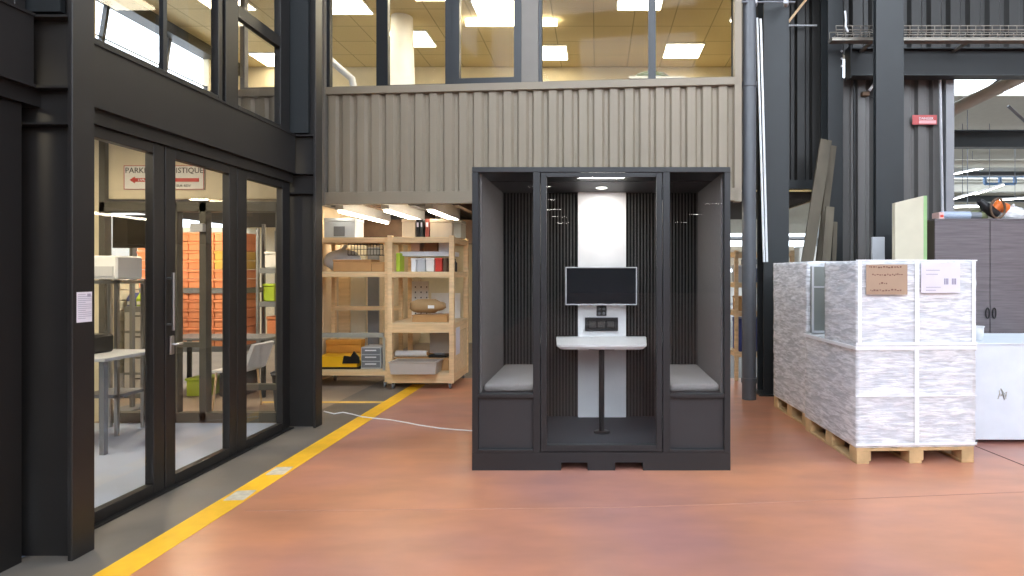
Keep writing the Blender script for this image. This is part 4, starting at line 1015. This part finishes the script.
wb = thing('pegboard', 'white perforated board standing at the back of the tall rack', 'board', (XW(398, 8.5), 8.55, T3+.02))
MB().box(-2.63, -2.40, 8.52, 8.54, T3, 1.385).build('board', whitepaint, wb)
m = MB()
for i in range(3):
    for j in range(6): m.box(-2.585+i*.08, -2.57+i*.08, 8.515, 8.52, T3+.06+j*.075, T3+.08+j*.075)
m.build('peg_holes', black, wb)
tag(box('white_sheet', whitepaint, None, -2.36, -1.95, 8.54, 8.57, T3+.0, 1.22), 'white sheet standing behind the brown paper sack', 'sheet')
# shelf 4 bottom (z=.21)
T4 = .21
item('cardboard_box', 'large brown carton on the bottom shelf of the tall rack', 'box', 394, 449, 358, 377, 7.95, cardboard, z=T4, dep=.5)
cr = thing('plastic_tray', 'long translucent grey tray jutting out of the tall rack', 'tray', (XW(412, 7.62), 7.65, .215))
a, b, y0, y1, z0, z1 = XW(389, 7.62), XW(436.5, 7.62), 7.62, 7.93, .215, .36
mk = mat('milky_grey', (184, 176, 170), .35)
MB().prism([(a+.02, z0), (b-.02, z0), (b, z1), (a, z1)], 'y', y0, y1).build('tray_body', mk, cr); box('rim', mk, cr, a-.01, b+.012, y0-.01, y1+.01, z1, z1+.012, bev=.004)
box('inner_divider', mat('dim_grey', (150, 140, 132), .5), cr, a+.03, b-.03, y0+.03, y1-.03, z1+.012, z1+.016)
zf = T4+.0
tt = thing('foam_roll', 'white foam roll lying on the large brown carton', 'roll', (XW(412, 8.1), 8.1, .45))
zr = ZW(358, 7.95)
MB().tube([(XW(396, 8.05), 8.05, zr+.045), (XW(427, 8.05), 8.05, zr+.045)], .042, 14).build('foam', white, tt); MB().tube([(XW(427, 8.05), 8.05, zr+.045), (XW(428, 8.05), 8.05, zr+.045)], .02, 12).build('core', cardboard, tt)
tt = thing('tool_tray', 'dark tray of small tools lying on the large brown carton', 'tray', (XW(440, 8.1), 8.1, zr)); box('tray_body', black, tt, XW(430, 8.05), XW(448, 8.05), 7.97, 8.2, zr, zr+.03, bev=.004); box('handle', grey, tt, XW(434, 8.05), XW(444, 8.05), 8.06, 8.09, zr+.03, zr+.05)
tag(box('white_sheet', whitepaint, None, -2.38, -1.95, 8.54, 8.57, .23, .72), 'white sheet standing behind the foam roll in the tall rack', 'sheet')
# left rack bottom: yellow machine, drawers, carton
T5 = .2315
tt = thing('yellow_machine', 'yellow floor machine on the bottom shelf of the left rack', 'machine', (XW(340, 8), 8.0, T5))
a, b = XW(322, 7.95), XW(356, 7.95)
MB().prism([(a-.06, T5+.03), (b+.02, T5+.03), (b+.03, T5+.10), (b-.08, T5+.17), (a-.06, T5+.17)], 'y', 7.92, 8.25).build('machine_body', yellowpl, tt)
MB().box(a-.05, b+.06, 7.93, 8.24, T5, T5+.03, .004).build('base', black, tt)
MB().prism([(b-.16, T5+.08), (b+.06, T5+.08), (b+.06, T5+.16), (b-.01, T5+.24), (b-.05, T5+.17), (b-.14, T5+.18)], 'y', 7.895, 7.92).build('black_grip', black, tt)
item('carton', 'yellow-brown carton behind the yellow machine', 'box', 326, 361, 340, 372, 8.28, mat('ochre_box', (214, 150, 60), .7), z=T5, dep=.14)
dw = thing('drawer_unit', 'small grey drawer unit beside the yellow machine', 'drawers', (XW(371, 8), 8.0, T5))
a, b = XW(361, 7.95), XW(381, 7.95)
box('unit_body', palegrey, dw, a, b, 7.95, 8.25, T5, T5+.29, bev=.004)
for i in range(3): q = box('drawer', grey, dw, a+.012, b-.012, 7.94, 7.95, T5+.02+i*.09, T5+.095+i*.09, bev=.003); box('handle', white, q, a+.06, b-.06, 7.93, 7.94, T5+.06+i*.09, T5+.075+i*.09)
# tall boards behind the left rack
for i, (a, b, t_, mm, lab) in enumerate(((326, 338, 1.9, cardpale, 'pale board behind the left rack, leftmost of the leaning boards'), (339, 350, 1.86, woodx, 'light wood board behind the left rack'), (351, 366, 1.9, cream, 'cream board behind the left rack beside the grey one'), (368, 379, 1.88, grey, 'grey board behind the left rack'))):
    tag(box('leaning_board', mm, None, XW(a, 8.8), XW(b, 8.8), 8.78, 8.82, 0, t_, bev=.003), lab, 'board')

# goods against the store's back wall
for i in range(5):
    x = -1.7+i*.62
    hgt = (1.2, 1.7, .9, 1.5, 1.1)[i]
    tt = thing('storage_cabinet', 'white cabinet against the store back wall behind the pod', 'cabinet', (x+.28, 12.7, 0), 'cabinets at the store back wall')
    box('cabinet_body', whitepaint, tt, x, x+.56, 12.5, 12.95, 0, hgt, bev=.005); box('door', cream, tt, x+.02, x+.54, 12.485, 12.5, .04, hgt-.04)

# ================================================================ FAR HALL BEYOND THE OPENING
for (y0, y1) in ((8.1, 12.6), (15.2, 19.6), (21.5, 26.5), (28.5, 34)):
    struct(box('ceiling', roofm, None, 1.9, 27, y0, y1, 6.0, 6.08))
wf = MB().box(-9, 27, 34, 34.2, 0, 1.6).box(-9, 27, 34, 34.2, 3.8, 6.1); x = -9
while x < 27: wf.box(x, x+.5, 34, 34.2, 1.6, 3.8); x += 3
struct(wf.build('wall_far', roofm))
struct(MB().box(1.86, 1.9, 11.2, 34, 0, 6).box(1.86, 1.9, 9.2, 11.2, 0, 2.5).build('wall_far_left', whitepaint))
for (y, py0, py1, mm, lab) in ((14.0, 131, 148, steelblue, 'nearest wide dark roof beam of the far hall'), (20.5, 160, 168, ductm, 'pale roof beam of the far hall beyond the dark one'), (24.0, 172, 176, steel, 'thin dark roof beam of the far hall'), (28, 182, 192, ductm, 'pale furthest roof beam of the far hall'), (31, 196, 202, steelblue, 'low dark beam deep in the far hall')):
    t = thing('roof_beam', lab, 'beam', (8, y, ZW(py1, y))); za_, zb_ = ZW(py1, y), ZW(py0, y)
    box('web', mm, t, 1.95, 26.9, y-.02, y+.02, za_+.03, zb_-.03); box('flange', mm, t, 1.95, 26.9, y-.12, y+.12, za_, za_+.03); box('flange', mm, t, 1.95, 26.9, y-.12, y+.12, zb_-.03, zb_)
tag(MB().tube([P(940, 116, 11.5), P(1040, 68, 11.5)], .12, 16).build('air_duct', ductm), 'round grey duct rising diagonally across the opening', 'duct')
tag(MB().beam(P(920, 138, 13), Vector((9.2, 13, 6.02)), .10, .10).build('diagonal_brace', steel), 'dark diagonal brace under the round duct', 'brace')
tag(MB().tube([P(1008, 106, 12.4), P(1030, 126, 12.4)], .03, 8).build('thin_brace', grey), 'thin grey brace at the right edge of the opening', 'brace')
for (px0, py0, px1, py1, d, lab) in ((950, 199, 975, 192, 18, 'slanting fluorescent lamp nearest the white edge post'), (976, 193, 1003, 184, 18, 'slanting fluorescent lamp above the power tool'), (950, 206, 985, 205, 16, 'level fluorescent lamp low in the far hall'), (1000, 199, 1030, 197, 20, 'level fluorescent lamp right of the power tool'), (955, 173, 990, 166, 22, 'fluorescent lamp under the pale roof beam')):
    t = thing('fluorescent_lamp', lab, 'lamp', P((px0+px1)/2, py0, d))
    p0, p1 = P(px0, py0, d), P(px1, py1, d); MB().beam(p0, p1, .12, .05, (0, 1, 0)).build('lamp_housing', white, t)
    MB().beam(p0-Vector((0, .0, .035)), p1-Vector((0, 0, .035)), .08, .02, (0, 1, 0)).build('tube', lamp_em, t)
    MB().tube([p0.lerp(p1, .5), Vector((p0.lerp(p1, .5).x, d, 6.0))], .01, 6).build('suspension', grey, t)
# an overhead crane in light blue
t = thing('crane_bridge', 'light blue lattice crane bridge far away in the second hall', 'crane', P(990, 184, 26)); bl = mat('crane_blue', (120, 160, 210), .5)
m = MB().beam(P(940, 176, 26), P(1030, 176, 26), .12, .12, (0, 1, 0)); m.build('top_rail', bl, t)
m = MB()
for px in (985, 1000, 1015): m.beam(P(px, 176, 26), P(px, 184, 26), .1, .1)
m.beam(P(985, 184, 26), P(1015, 184, 26), .1, .1, (0, 1, 0)); m.build('trolley_frame', bl, t)
# racks and goods deep in the far hall (between column and planks, and under the roof)
for i in range(4):
    x = 3.0+i*2.1
    t = rack('pallet_rack', 'grey pallet rack deep in the second hall', x, x+1.9, 18, 19, [.6, 1.7, 2.6], 3.0, m=palegrey, post=.08, group='pallet racks in the second hall')
    for j, z in enumerate((.622, 1.722)):
        for q in range(2):
            tt = thing('stored_carton', ('pale brown carton on a pallet rack in the second hall', 'white carton on a pallet rack in the second hall')[(i+q+j) % 2], 'box', (x+.5+q*.85, 18.5, z), ('brown', 'white')[(i+q+j) % 2]+' cartons in the second hall')
            box('box_body', (cardpale, whitepaint)[(i+q+j) % 2], tt, x+.15+q*.85, x+.85+q*.85, 18.1, 18.8, z, z+.6, bev=.02)
